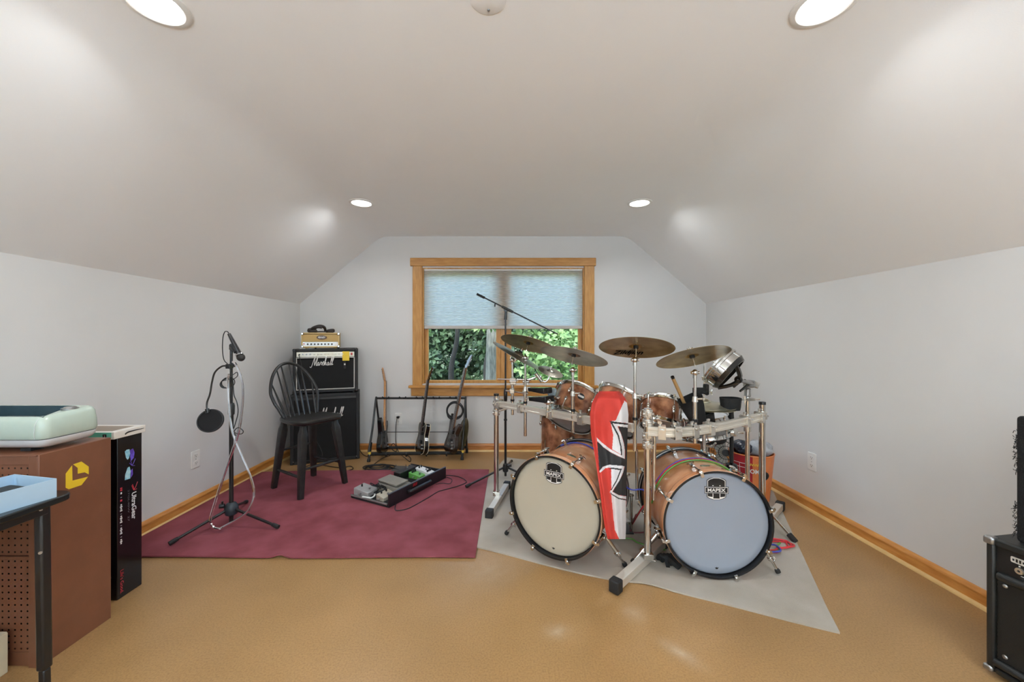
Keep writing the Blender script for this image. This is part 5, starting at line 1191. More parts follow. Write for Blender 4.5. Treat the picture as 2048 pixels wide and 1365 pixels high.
for p, zs in ((LP,(ZR,.665)), (CP,(.815,.765,.70,.65)), (RE,(ZR,))):
    for z in zs: part('post_clamp', MB().cyl(up(p,z-.020), up(p,z+.020), .0265, n=16).box(up(p,z)+V((.0,-.026,0)), (.022,.014,.024)).cyl(up(p,z)+V((-.03,-.012,0)), up(p,z)+V((.03,-.012,0)), .007, n=8), m_clamp, o, True, .003)
part('hanging_tube', MB().cyl(U(1309,845,2.065), U(1307,1000,2.065), .0105, n=14), m_chrome, o, True)
part('side_arm', MB().cyl(up(LP,.672), up(LP,.690)+V((.10,-.03,.02)), .011, n=10), m_clamp, o, True)
# --------------------------------------------------- cymbal arms and cymbals
def arm(label, p, z0, ztop, tilt_n, coll=None, rt=.0105, tilt=True):
    q = thing('cymbal_holder', label, 'cymbal holder', (p[0], p[1], z0), group='cymbal holders on the rack')
    zm = z0+(ztop-z0)*.55; pt = V((p[0], p[1], 0))
    part('lower_tube', MB().cyl(up(pt,z0), up(pt,zm), rt, n=14), m_chrome, q, True)
    part('upper_tube', MB().cyl(up(pt,zm), up(pt,ztop-.05), rt*.72, n=12), m_chrome, q, True)
    part('joint', MB().cyl(up(pt,zm-.016), up(pt,zm+.012), rt*1.5, rt*1.2, 14).cyl(up(pt,zm)+V((0,-.01,0)), up(pt,zm)+V((.035,-.012,0)), .005, n=8).box(up(pt,zm)+V((.036,-.012,0)), (.006,.022,.012)), m_clamp, q, True)
    part('memory_lock', MB().cyl(up(pt,ZR+.035), up(pt,ZR+.050), rt*1.35, n=12), m_black, q, True)
    if tilt: part('tilter', MB().sphere(up(pt,ztop-.055), .0155, 12, 8, (1,1,1.15)).cyl(up(pt,ztop-.055)+V((-.020,0,0)), up(pt,ztop-.055)+V((.022,0,0)), .008, n=10).cyl(up(pt,ztop-.085), up(pt,ztop-.05), .0105, n=10), m_chrome, q, True)
    return q
def cymbal(label, px, py, Y, phi, m, rad, mt, under=True, armq=None, bell=.20, dome=.06, print_=None, china=False):
    c, R = oriented(px, py, Y, phi, m, under); q = thing('cymbal', label, 'cymbal', c, R=R, group='cymbals of the drum kit')
    rb = rad*bell; hb = rad*.11; zz = rad*dome; t_ = .0012; top = []
    for i in range(13):
        u = i/12; r = rb+(rad-rb)*u; top.append((r, zz*(1-u**1.5)))
    if china: top[-2:] = [(top[-3][0]+.008, top[-3][1]-.002), (rad, top[-3][1]+.010)]
    part('bow', MB().lathe(top+[(r, z-t_) for r, z in reversed(top)], 72, closed=True), mt, q, ang=60)
    bl = [(.005, zz+hb), (rb*.35, zz+hb*.95), (rb*.65, zz+hb*.7), (rb*.88, zz+hb*.32), (rb+.001, zz)]
    part('bell', MB().lathe(bl+[(r, z-t_) for r, z in reversed(bl)], 40, closed=True), mt, q, ang=60)
    if print_: part('lettering', print_(), m_black, q)
    if armq is not None:
        n = R @ V((0,0,1)); tp = V(MW[q] @ V((0,0,zz+hb))); bt = V(MW[q] @ V((0,0,-.035)))
        part('cymbal_rod', MB().cyl(bt-n*.015, tp+n*.030, .004, n=8), m_chrome, armq, True)
        part('felt', MB().cyl(tp-n*(hb+.012), tp-n*(hb-.002), .014, n=14).cyl(tp, tp+n*.008, .012, n=14), m_rubber, armq, True)
        part('wing_nut', MB().cyl(tp+n*.010, tp+n*.022, .006, n=8).tube([tp+n*.024+R @ V((-.014,0,0)), tp+n*.016, tp+n*.024+R @ V((.014,0,0))], .0035, 6, k=3), m_chrome, armq, True)
    return q
def onl(tt): p = LP.lerp(LE, tt); return (p.x, p.y)
S = {}
S[1] = arm('cymbal arm under the upper left crash in front of the window', (.115,2.64), .545, 1.135, 0)
S[2] = arm('short cymbal arm with a ball joint at the far left of the rack', (.028,2.735), .672, 1.115, 0)
S[3] = arm('cymbal arm rising in front of the tom with the round badge', (.392,2.345), .640, 1.075, 0)
S[4] = arm('cymbal arm beside the red flag near the centre post', (.688,2.095), .600, 1.150, 0)
S[5] = arm('cymbal arm at the middle of the right rack bar', (.992,2.048), .655, 1.085, 0)
part('lower_rod', MB().cyl(U(1273,900,2.35), U(1274,1000,2.35), .009, n=10), m_chrome, S[4], True)
cymbal('upper left crash cymbal in front of the window, tilted left side up', 1056, 689, 2.64, 14, .25, .192, m_bronze, True, S[1])
cymbal('grey crash cymbal whose right tip crosses the window casing', 1147, 714, 2.345, 12, .22, .206, m_bronzeg, True, S[3])
cymbal('thin steeply tilted cymbal at the far left in front of the window', 1036, 713, 2.73, 30, .10, .205, m_bronzeg, False, S[2])
c4 = cymbal('largest ride cymbal at the centre with dark lettering underneath', 1272, 697, 2.09, 1, .29, .197, m_bronze, True, S[4])
# lettering sits on the near underside of the bow
Mz = MW[c4]
def under_text(q, txt, xc, yc, w, rad, zz):
    mb = write(MB(), txt, (xc,yc,0), (1,0,0), (0,1 if yc < 0 else -1,0), width=w, height=.085, shear=.5, bold=.025); rb = rad*.2
    for i, p in enumerate(mb.v):
        r = math.hypot(p.x, p.y); u = max(0, min(1, (r-rb)/(rad-rb))); mb.v[i] = V((p.x, p.y, zz*(1-u**1.5)-.0040))
    return mb
# seen from below, the near edge lies towards the eye: find which local side that is
e = Mz.inverted().to_3x3() @ (V((0,0,EYE))-Mz.translation); sgn = 1 if e.y > 0 else -1
part('lettering', under_text(c4, 'Zildjian', -.045, -sgn*.108, .17, .197, .197*.06), mat('ink_black', (10,10,10), .95, var=.05, spec=.05), c4, label='dark script lettering on the underside')
cymbal('crash cymbal at the right of the centre, right side up', 1385, 716, 2.048, -14.5, .24, .186, m_bronze, True, S[5])
cymbal('small bell shaped splash cymbal low in front of the right pane', 1101, 744, 2.62, 20, .34, .088, m_bronzeg, False, None, bell=.34)
q = thing('splash_mount', 'curled chrome arm holding the small splash cymbal', 'cymbal arm', tuple(U(1062,765,2.63)))
part('curled_rod', MB().tube([U(1058,760,2.64), U(1070,756,2.63), U(1080,752,2.62), U(1083,760,2.62), U(1090,764,2.62), U(1097,758,2.62), U(1100,746,2.62)], .006, 8), m_chrome, q, True)
part('rod_clamp', MB().cyl(U(1072,748,2.62), U(1084,764,2.62), .012, n=10), m_clamp, q, True)
part('wing_nut', MB().cyl(U(1101,742,2.62), U(1103,734,2.62), .006, n=8), m_chrome, q, True)
q = thing('cross_rod', 'horizontal chrome rod clamped between the two left cymbal arms', 'rod', tuple(U(1030,761,2.70)))
part('rod', MB().cyl(U(995,759,2.72), U(1062,760,2.64), .006, n=10), m_chrome, q, True)
for (x, y) in ((1026,763),(1052,764)): part('rod_clamp', MB().box(U(x,y,2.68), (.04,.04,.045)).cyl(U(x-7,y,2.66), U(x+7,y,2.66), .009, n=8), m_clamp, q, True, .006)
q = thing('cross_rod', 'lower chrome rod with clamps at the left end of the rack', 'rod', tuple(U(1030,783,2.70)))
part('rod', MB().cyl(U(1012,782,2.72), U(1056,788,2.63), .006, n=10), m_chrome, q, True)
for (x, y) in ((1024,783),(1050,786)): part('rod_clamp', MB().box(U(x,y,2.67), (.035,.04,.035)), m_clamp, q, True, .006)
part('tilter_ball', MB().torus(U(1026,717,2.73), (0,-1,0), .016, .006, 18, 8), m_chrome, S[2], True)
# --------------------------------------------------- cowbells
def bell(label, p0, p1, w0, h0, w1, h1, top):
    q = thing('cowbell', label, 'cowbell', tuple(p0), group='cowbells on the rack'); p0, p1 = V(p0), V(p1); z = (p1-p0).normalized(); x = z.cross(V((0,0,1))).normalized(); y = x.cross(z)
    def ring(p, w, h): return [p+x*a*w/2+y*b*h/2 for a, b in ((-1,-1),(1,-1),(1,1),(-1,1))]
    part('bell_body', MB().loft([ring(p0,w0,h0), ring(p1,w1,h1)]), m_gblack, q, True, .004)
    part('top_sheen', MB().loft([[p0+y*(h0/2+.0008)-x*w0*.45, p0+y*(h0/2+.0008)+x*w0*.45, p1+y*(h1/2+.0008)+x*w1*.45, p1+y*(h1/2+.0008)-x*w1*.45], [p0+y*(h0/2+.0014)-x*w0*.45, p0+y*(h0/2+.0014)+x*w0*.45, p1+y*(h1/2+.0014)+x*w1*.45, p1+y*(h1/2+.0014)-x*w1*.45]]), top, q, True)  # lighter sheet: reflection on top of the black bell put into its colour
    part('gold_mark', MB().torus(p0.lerp(p1,.86)-x*(w1/2*.95), x, .009, .002, 16, 5), m_band, q, True)
    part('mount_clamp', MB().box(p0-z*.012, (.028,.03,.03)).cyl(p0-z*.01, p0-z*.05, .006, n=8), m_clamp, q, True, .004)
m_ctop = mat('grey_gloss_top', (72,80,80), .15, var=.05); m_ctop2 = mat('blue_grey_gloss', (150,164,170), .15, var=.05)
bell('upper black cowbell with a gold mark clamped above the left rack bar', U(1060,779,2.60), U(1096,782,2.48), .045, .020, .085, .038, m_ctop)
bell('lower black cowbell with a reflection painted on its top just above the left rack bar', U(1062,798,2.58), U(1100,799,2.46), .05, .024, .09, .042, m_ctop2)
q = single('blue_block', MB().beam(U(1096,783,2.56), U(1112,785,2.56), .05, .05), m_ctop2, 'small pale blue grey block beside the cowbells', 'block', bevel=.006)
# --------------------------------------------------- hi-hat
hc = U(1408, 813, 2.36)
q = thing('hihat_stand', 'chrome hi-hat stand with a thin rod beside the stick bag', 'hi-hat stand', (hc.x, hc.y, 0))
part('stand_tube', MB().cyl((hc.x,hc.y,.10), (hc.x,hc.y,.74), .011, n=12), m_chrome, q, True)
part('pull_rod', MB().cyl((hc.x,hc.y,.74), (hc.x,hc.y,1.08), .0032, n=8), m_chrome, q, True)
part('clutch', MB().cyl((hc.x,hc.y,hc.z+.022), (hc.x,hc.y,hc.z+.055), .009, .006, 10), m_clamp, q, True)
part('wing_screw', MB().cyl((hc.x,hc.y,.885), (hc.x+.045,hc.y-.01,.885), .006, n=8).tube([V((hc.x+.045,hc.y-.01,.87)), V((hc.x+.04,hc.y-.01,.885)), V((hc.x+.045,hc.y-.01,.90))], .005, 6, k=3), m_clamp, q, True)
for a in (80,200,320):
    e = V((math.cos(math.radians(a)), math.sin(math.radians(a)), 0)); part('leg', MB().cyl(V((hc.x,hc.y,.24)), V((hc.x,hc.y,.012))+e*.22, .008, n=8), m_chrome, q, True)
m_hat = mat('hat_brass', (186,178,150), .3, .8, var=0, rgb2=(206,200,178), vscale=12); grooves(m_hat)
for s_, lb in ((1,'top hi-hat cymbal with raised bell beside the stick bag'), (-1,'bottom hi-hat cymbal just under the top one')):
    q = thing('hihat_cymbal', lb, 'cymbal', tuple(hc+V((0,0,.004*s_))), R=frame_of(V((.02,-.05,s_)), V((0,1,0))), group='hi-hat cymbals')
    rad = .178; top = [(rad*.22+(rad*.78)*i/10, .026*(1-(i/10)**1.3)) for i in range(11)]
    part('bow', MB().lathe(top+[(r,z-.0012) for r, z in reversed(top)], 64, closed=True), m_hat, q, ang=60)
    bl = [(.004,.046),(rad*.09,.044),(rad*.16,.037),(rad*.221,.026)]; part('bell', MB().lathe(bl+[(r,z-.0012) for r, z in reversed(bl)], 36, closed=True), m_hat, q, ang=60)
# --------------------------------------------------- stick bag and stick
m_cloth = mat('black_cordura', (22,22,22), .85, var=.15, vscale=90, bump=.3, bscale=400)
q = thing('stick_bag', 'black tapered drumstick bag hanging from the right cymbal arm', 'stick bag', tuple(U(1396,862,2.22)))
tp, bt = U(1379,796,2.20), U(1405,866,2.24); d = (tp-bt)
R = frame_of(d, V((0,1,0)))
def brr(p, w, h): return [p + R @ V((a, b, 0)) for a, b in rrect(w, h, min(w,h)*.35, 4)]
part('bag_body', MB().loft([brr(bt,.055,.05), brr(bt.lerp(tp,.3),.08,.06), brr(bt.lerp(tp,.7),.115,.075), brr(tp,.128,.085), brr(tp-d*.02,.118,.076), brr(bt.lerp(tp,.5),.085,.05)], cap=True), m_cloth, q, True, ang=50)
part('rim_band', MB().loft([brr(tp-d*.10,.131,.088), brr(tp-d*.02,.133,.090)], cap=False), m_cloth, q, True)
part('hang_strap', MB().tube([tp+V((.05,.0,-.005)), U(1398,788,2.16), U(1410,782,2.18), U(1414,788,2.2)], .012, 8), m_cloth, q, True)
part('strap_clip', MB().box(U(1399,782,2.17), (.07,.03,.035)).box(U(1412,779,2.19), (.025,.03,.06)), m_cloth, q, True, .006)
part('bag_pocket', MB().loft([brr(bt+V((.07,.03,.0)),.05,.03), brr(bt.lerp(tp,.55)+V((.085,.03,0)),.07,.04)]), m_cloth, q, True, .004)
q = thing('drumstick', 'pale wooden drumstick with a dark tip standing in the stick bag', 'drumstick', tuple(U(1368,800,2.2)))
a, b = U(1369,808,2.21), U(1346,757,2.14)
part('shaft', MB().tube([a, a.lerp(b,.5), b], .0095, 10, k=3), mat('hickory', (186,148,96), .5, var=.08, vscale=10), q, True)
part('butt', MB().tube([b, b+(b-a).normalized()*.012], .0098, 10, k=1), m_black, q, True)
# --------------------------------------------------- roto tom on its stand, drink pouch
q = thing('rototom_stand', 'thin chrome post clamped to the right rack bar', 'stand', (1.437,2.315,.36))
part('tube', MB().cyl((1.437,2.315,.36), (1.437,2.315,.885), .0125, n=14), m_chrome, q, True)
part('collar', MB().cyl((1.437,2.315,.655), (1.437,2.315,.685), .020, n=14), m_clamp, q, True)
rc, R = oriented(1452, 742, 2.26, -52, .10, True)
q = thing('roto_drum', 'shallow chrome and black hand drum tilted on the right side of the rack', 'drum', tuple(rc), R=R)
# local z points away from the playing side
n_ = R @ V((0,0,1)); sd = 1 if n_.x < 0 else -1
rr = .118
part('rim_hoop', MB().lathe([(rr-.004,sd*.050),(rr+.008,sd*.050),(rr+.008,sd*.060),(rr-.004,sd*.060)], 48, closed=True), m_chrome, q)
part('tension_ring', MB().lathe([(rr-.002,sd*.030),(rr+.010,sd*.030),(rr+.010,sd*.042),(rr-.002,sd*.042)], 48, closed=True), m_chrome, q)
part('drum_head', MB().lathe([(0,sd*.048),(rr,sd*.048),(rr,sd*.045),(0,sd*.045)], 40), m_head, q)
part('steel_shell', MB().lathe([(rr+.004,sd*.028),(rr+.005,-sd*.008),(rr-.003,-sd*.008),(rr-.004,sd*.028)], 48, closed=True), m_chrome, q)
part('black_shell', MB().lathe([(rr+.003,-sd*.009),(rr-.010,-sd*.034),(rr-.020,-sd*.034),(rr-.006,-sd*.009)], 48, closed=True), m_gblack, q)
for k in range(6):
    a = math.radians(30+60*k); e = V((math.cos(a), math.sin(a), 0))
    part('tension_rod', MB().cyl(e*(rr+.006)+V((0,0,sd*.062)), e*(rr+.004)+V((0,0,-sd*.012)), .0032, n=6).cyl(e*(rr+.006)+V((0,0,sd*.055)), e*(rr+.006)+V((0,0,sd*.066)), .006, n=8), m_chrome, q)
for k in range(3):
    a = math.radians(60+120*k); e = V((math.cos(a), math.sin(a), 0)); part('frame_spoke', MB().tube([e*(rr-.012)+V((0,0,-sd*.030)), e*.05+V((0,0,-sd*.070)), V((0,0,-sd*.085))], .011, 8, k=3), m_gblack, q)
hub = V(MW[q] @ V((0,0,-sd*.085)))
part('hub', MB().sphere((0,0,-sd*.080), .022, 12, 8), m_gblack, q)
q = thing('drum_mount', 'chrome bracket with two curved black levers on top of the right thin post', 'bracket', (1.437,2.315,.885))
e = U(1512,770,2.32)
part('bracket_rod', MB().cyl(hub, e, .011, n=10), m_steel, q, True)
part('bracket_block', MB().box(U(1498,768,2.31), (.05,.05,.045)).cyl((1.437,2.315,.86), (1.437,2.315,.915), .018, n=12), m_steel, q, True, .008)
part('end_block', MB().beam(U(1503,767,2.31), U(1515,772,2.31), .035, .035), m_clamp, q, True, .004)
for (p0, p1, p2) in (((1490,762),(1480,764),(1467,775)), ((1496,770),(1489,776),(1480,783))): part('lever', MB().tube([U(*p0,2.28), U(*p1,2.27), U(*p2,2.26)], [.010,.008,.006], 8, k=4), m_gblack, q, True)
q = thing('drink_pouch', 'black fabric drink pouch on a short arm left of the thin chrome post', 'pouch', tuple(U(1461,820,2.27)))
pc = U(1461,808,2.27)
part('pouch_body', MB().loft([[pc+V((a, b, z)) for a, b in rrect(w, w*.8, w*.28, 4)] for (z, w) in ((-.036,.094),(-.02,.100),(.012,.106),(.036,.110),(.036,.098),(-.01,.09))]), m_cloth, q, True, ang=50)
part('pouch_arm', MB().cyl(pc+V((.05,0,.022)), V((1.437,2.315,pc.z+.022)), .006, n=8).box(V((1.437,2.300,pc.z+.022)), (.05,.04,.016)).tube([V((1.40,2.28,pc.z)), V((1.40,2.28,pc.z+.045))], .005, 6, k=1).cyl(V((1.437,2.30,pc.z+.022)), V((1.50,2.30,pc.z+.022)), .006, n=8), m_clamp, q, True)
# --------------------------------------------------- black pole stand with braced legs
bp_ = V((1.506,2.60,0))
q = thing('pole_stand', 'black pole stand with chrome collar and braced legs behind the right bass drum', 'stand', tuple(bp_))
part('pole', MB().cyl(up(bp_,.06), up(bp_,.70), .0125, n=14), m_pole, q, True)
part('pole_knob', MB().cyl(up(bp_,.675), up(bp_,.72), .016, .013, 12), m_black, q, True)
part('collar', MB().lathe([(.013,.555),(.034,.560),(.040,.572),(.040,.590),(.034,.602),(.013,.607)], 18, up(bp_,0)).cyl(up(bp_,.58)+V((.03,-.02,0)), up(bp_,.58)+V((.062,-.03,.004)), .007, n=8), m_clamp, q, True)
part('hub', MB().lathe([(.013,.30),(.034,.306),(.042,.33),(.034,.365),(.013,.375)], 20, up(bp_,0)), m_gblack, q, True)
for f in (G(1590,1083,.012), bp_+V((-.38,.06,.012)), bp_+V((.22,.36,.012))):
    a = up(bp_,.33); lg = part('leg', MB().cyl(a, f, .008, n=8).cyl(up(bp_,.10), a.lerp(V(f),.62), .006, n=8), m_chrome, q, True)
    d = (V(f)-a).normalized(); part('rubber_foot', MB().beam(V(f)-d*.045, V(f)+d*.008, .034, .022), m_rubber, lg, True, .005)
# --------------------------------------------------- fan
fc = U(1449,905,3.02); q = thing('small_fan', 'small pale fan with round wire grille behind the right bass drum', 'fan', (fc.x, fc.y, 0)); fn = V((-.25,-1,.12)).normalized(); R = frame_of(fn)
m_fan = mat('fan_cream', (206,204,194), .4, var=.03)
def fl(p): return fc + R @ V(p)
mb = MB(); rf = .112
for zz, r_ in ((.03,rf*.45),(.022,rf*.75),(.0,rf),(-.03,rf),(-.05,rf*.7)): mb.torus(fl((0,0,zz)), fn, r_, .0022 if r_ < rf else .0035, 32, 5)
for k in range(20):
    a = 2*math.pi*k/20; e = V((math.cos(a), math.sin(a), 0)); mb.tube([fl(e*.025+V((0,0,.033))), fl(e*rf*.6+V((0,0,.028))), fl(e*rf+V((0,0,0))), fl(e*rf*1.0+V((0,0,-.03))), fl(e*rf*.5+V((0,0,-.055)))], .0011, 4, k=2)
part('wire_grille', mb, m_black, q, True)
part('grille_hub', MB().cyl(fl((0,0,.030)), fl((0,0,.038)), .026, n=18), m_pole, q, True)
for k in range(3):
    a = 2*math.pi*k/3; mb = MB(); pr = []
    for i in range(7):
        u = i/6; w = .045*math.sin(math.pi*(.15+.8*u)); r_ = .02+.075*u; an = a+.25*u; e = V((math.cos(an), math.sin(an), 0)); t2 = V((-math.sin(an), math.cos(an), 0)); pr.append([fl(e*r_-t2*w+V((0,0,-.012))), fl(e*r_+t2*w+V((0,0,.010))), fl(e*r_+t2*w+V((0,0,.012))), fl(e*r_-t2*w+V((0,0,-.010)))])
    part('blade', mb.loft(pr), m_fan, q, True)
part('motor', MB().lathe([(0,-.02),(.03,-.02),(.042,-.05),(.042,-.09),(.025,-.115),(0,-.118)], 20, fc, R), m_fan, q, True)
part('stem', MB().tube([fl((0,-.03,-.08)), V((fc.x,fc.y+.07,.22)), V((fc.x,fc.y+.05,.02))], .012, 8, k=4), m_fan, q, True)
part('base', MB().lathe([(0,0),(.09,0),(.09,.012),(.05,.024),(0,.028)], 28, (fc.x,fc.y+.05,0)), m_fan, q, True)
# --------------------------------------------------- snack bucket with bags
sb = V((1.845,2.93,.009)); q = thing('snack_bucket', 'tapered red and orange paper bucket beside the right baseboard', 'bucket', tuple(sb))
m_bor = mat('orange_paper', (216,126,70), .4, var=.04); m_bre = mat('red_paper', (172,34,44), .4, var=.05)
def bring(z, r, a0, a1, n=18): return [sb+V((r*math.cos(math.radians(a0+(a1-a0)*i/n)), r*math.sin(math.radians(a0+(a1-a0)*i/n)), z)) for i in range(n+1)]
def bwall(a0, a1, mt, nm):
    mb = MB(); A_, B_, C_, D_ = bring(0,.118,a0,a1), bring(.345,.150,a0,a1), bring(.345,.146,a0,a1), bring(.01,.114,a0,a1); n = len(A_)
    mb.add(A_+B_+C_+D_, [(i,i+1,n+i+1,n+i) for i in range(n-1)]+[(n+i,n+i+1,2*n+i+1,2*n+i) for i in range(n-1)]+[(2*n+i,2*n+i+1,3*n+i+1,3*n+i) for i in range(n-1)]); part(nm, mb, mt, q, True)
bwall(-118, 62, m_bor, 'orange_wall'); bwall(62, 242, m_bre, 'red_wall'); part('bottom', MB().lathe([(0,.002),(.115,.002),(.115,.010),(0,.010)], 30, sb), m_bor, q, True)
part('rim', MB().torus(sb+V((0,0,.345)), (0,0,1), .149, .004, 40, 6), m_bor, q, True)
def on_bucket(deg, z, off=.0018):
    r = .118+.032*z/.345+off; a = math.radians(deg); return sb+V((r*math.cos(a), r*math.sin(a), z)), V((-math.sin(a), math.cos(a), 0))
def curved_text(txt, deg, z, w, h, mt, nm, **k):
    mb = write(MB(), txt, (0,0,0), (1,0,0), (0,1,0), width=w, height=h, **k)
    for i, p in enumerate(mb.v): mb.v[i] = on_bucket(deg+math.degrees(p.x/.14), z+p.y)[0]
    part(nm, mb, mt, q, True)
curved_text('COM', -118, .235, .085, .034, m_white, 'lettering', bold=.03)
mb = MB()
for k in range(7): mb.tube([on_bucket(-136+k*6, .275)[0], on_bucket(-134+k*6, .292)[0], on_bucket(-131+k*6, .278)[0]], .0028, 5, k=3)
part('yellow_script', mb, m_band, q, True)
mb = MB(); mb.tube([on_bucket(-84,.205+.028*math.sin(2*math.pi*i/16), .001)[0]+on_bucket(-84,.2)[1]*(.028*math.cos(2*math.pi*i/16)) for i in range(16)], .004, 5, True, k=1); part('round_mark', mb, m_black, q, True)
mb = MB()
for z in (.255,.285): mb.tube([on_bucket(a,z)[0] for a in range(-170,-130,6)], .0016, 4, k=1)
mb.tube([on_bucket(-152,z/100)[0] for z in range(18,30,2)], .0016, 4, k=1); part('white_lines', mb, m_white, q, True)
part('badge_disc', MB().prism([(.024*math.cos(2*math.pi*i/20), .024*math.sin(2*math.pi*i/20)) for i in range(20)], on_bucket(-84,.205,-.002)[0], on_bucket(-84,.2)[1], (0,0,1), V((math.cos(math.radians(-84)), math.sin(math.radians(-84)), 0))*.004), m_black, q, True)
m_bag = mat('grey_plastic_bag', (150,154,160), .18, rgb2=(196,198,202), vscale=9, bump=.6, bscale=26, bdist=.02); m_bagd = mat('dark_plastic_bag', (34,38,48), .2, rgb2=(70,76,90), vscale=10, bump=.6, bscale=26, bdist=.02)
def bag(label, c, sc, mt, seed):
    mb = MB().sphere(c, 1.0, 20, 14, sc); rnd = random.Random(seed); ph = [rnd.uniform(0,6) for _ in range(6)]
    for i, p in enumerate(mb.v):
        d = p-V(c); k = 1+.10*math.sin(d.x*90+ph[0])*math.sin(d.z*80+ph[1])+.08*math.sin(d.y*110+ph[2]+d.z*60); mb.v[i] = V(c)+d*k
    single('plastic_bag', mb, mt, label, 'bag', 'bags in the snack bucket', ang=60)
bag('crumpled clear grey bag bulging from the right of the snack bucket', sb+V((.045,-.02,.375)), (.092,.09,.058), m_bag, 1)
bag('crumpled dark bag at the left of the snack bucket', sb+V((-.075,-.01,.380)), (.058,.08,.055), m_bagd, 2)
# --------------------------------------------------- coloured cables
def shell_cable(label, mt, zax, rad, a0, a1, tail0, tail1, r=.0045):
    M = MW[bdr]; pts = [V(p) for p in tail0]
    for i in range(14):
        a = math.radians(a0+(a1-a0)*i/13); pts.append(M @ V((rad*math.cos(a), rad*math.sin(a), zax+.006*math.sin(i*.9))))
    pts += [V(p) for p in tail1]; single('audio_cable', MB().tube(pts, r, 8, k=4), mt, label, 'cable', 'coloured cables of the drum kit')
m_cr = mat('red_cable', (206,48,56), .4, var=.03); m_cg = mat('green_cable', (92,150,62), .4, var=.03); m_cb = mat('blue_cable', (62,72,170), .4, var=.03)
shell_cable('red cable arched over the right bass drum shell', m_cr, -.225, .2625, 178, 25, [G(1236,1075,.015), G(1262,1052,.02), U(1282,1020,2.22), U(1296,1004,2.14)], [U(1512,990,2.2), V((1.33,2.15,.02))])
shell_cable('green cable arched over the right bass drum shell', m_cg, -.213, .2615, 176, 28, [G(1240,1062,.015), G(1262,1045,.02), U(1290,1010,2.18)], [V((1.30,2.10,.18)), V((1.34,2.05,.02))])
shell_cable('blue cable arched over the right bass drum shell', m_cb, -.237, .2635, 165, 35, [U(1240,965,2.2), U(1262,980,2.2), U(1285,980,2.18), U(1300,995,2.12)], [V((1.28,2.22,.20)), V((1.30,2.2,.02))])
M = MW[bdl]; single('audio_cable', MB().tube([M @ V((.2615*math.cos(math.radians(a)), .2615*math.sin(math.radians(a)), -.34+.02*math.sin(a*.05))) for a in range(118,40,-6)], .004, 8, k=3), m_cb, 'dark blue cable lying over the left bass drum shell', 'cable', 'coloured cables of the drum kit')
for k, (mt, lb) in enumerate(((m_cr,'red cable coiled on the grey rug right of the right bass drum'), (m_cg,'green cable curled on the grey rug right of the right bass drum'), (m_cb,'blue cable end on the grey rug by the right bass drum'))):
    c0_ = G(1558,1098,.014); pts = []
    n = 26 if k == 0 else 10
    for i in range(n):
        a = i*.62+k; r_ = .07+.035*math.sin(i*1.3+k); pts.append(c0_+V((-.03*k-.01+r_*1.15*math.cos(a), .03+r_*.9*math.sin(a), .0015*(i % 7)+.004*k)))
    single('audio_cable', MB().tube(pts, .0045, 8, k=4), mt, lb, 'cable', 'coloured cables of the drum kit')
single('audio_cable', MB().tube([U(1272,1030,2.2), G(1264,1050,.05), G(1262,1064,.016), G(1280,1066,.016), G(1296,1064,.016)], .0045, 8), mat('maroon_cable', (104,32,40), .45, var=.05), 'maroon cable on the grey rug between the bass drums', 'cable', 'coloured cables of the drum kit')
single('audio_cable', MB().tube([G(1236,1078,.014), G(1262,1078,.014), G(1276,1086,.016), G(1300,1093,.014), G(1312,1099,.02), G(1330,1100,.014)], .0042, 8), m_cg, 'green cable crossing the grey rug behind the centre rack post', 'cable', 'coloured cables of the drum kit')
# --------------------------------------------------- pedal in the gap, strap on the rug
q = thing('kick_pedal', 'chrome and black kick pedal between the two bass drums', 'pedal', (.70,2.42,.009))
part('footboard', MB().beam((.72,2.62,.03), (.72,2.38,.075), .075, .010), m_steel, q, True, .003)
part('base_plate', MB().ab((.67,2.36,.010), (.77,2.64,.018)), m_black, q, True, .003)
for sx in (.675,.765): part('tower', MB().cyl((sx,2.40,.015), (sx,2.40,.25), .009, n=10), m_chrome, q, True)
part('axle', MB().cyl((.66,2.40,.235), (.78,2.40,.235), .008, n=10), m_chrome, q, True)
part('beater_rod', MB().cyl((.72,2.40,.235), (.72,2.47,.38), .0035, n=8), m_chrome, q, True); part('beater', MB().sphere((.72,2.475,.39), .024, 12, 8), m_rubber, q, True)
rnd = random.Random(5); mb = MB(); a0_ = G(1322,1122,.015)
for k in range(4):
    pts = [G(1316+k*7,1118+6*math.sin(k),.012), G(1322+k*7,1112,.045), G(1332+k*6,1120,.03), G(1336+k*6,1135-3*k,.012)]; mb.tube(pts, [.012,.014,.013,.010], 8, k=4)
mb.tube([G(1328,1112,.02), G(1345,1122,.035), G(1360,1136,.02)], [.014,.022,.016], 8, k=4)
single('crumpled_strap', mb, m_cloth, 'crumpled black strap on the grey rug left of the right bass drum', 'strap')
# ------------------------------------------------------------------ flag over the rack
rows = [(783,1199,1238),(788,1194,1244),(796,1189,1250),(806,1184,1254),(830,1180,1257),(870,1182,1255),(920,1191,1254),(980,1200,1253),(1030,1206,1252),(1060,1211,1252),(1079,1216,1251)]
def at_row(y):
    for i in range(len(rows)-1):
        if rows[i][0] <= y <= rows[i+1][0]:
            t_ = (y-rows[i][0])/(rows[i+1][0]-rows[i][0]); return tuple(rows[i][k]+(rows[i+1][k]-rows[i][k])*t_ for k in (1,2))
    return rows[-1][1:]
Z5 = lambda L: [(1170+x/4.876, 780+y/4.876) for x, y in L]
P_w = Z5([(385,108),(440,150),(440,330),(400,325),(245,308),(300,300),(345,195)]), Z5([(250,318),(275,440),(265,580),(360,640),(350,560),(320,430),(275,335)]), Z5([(255,765),(385,745),(375,800),(330,900),(258,1000)]), Z5([(255,1020),(330,1050),(400,1075),(400,1480),(345,1480),(290,1365),(268,1150)])
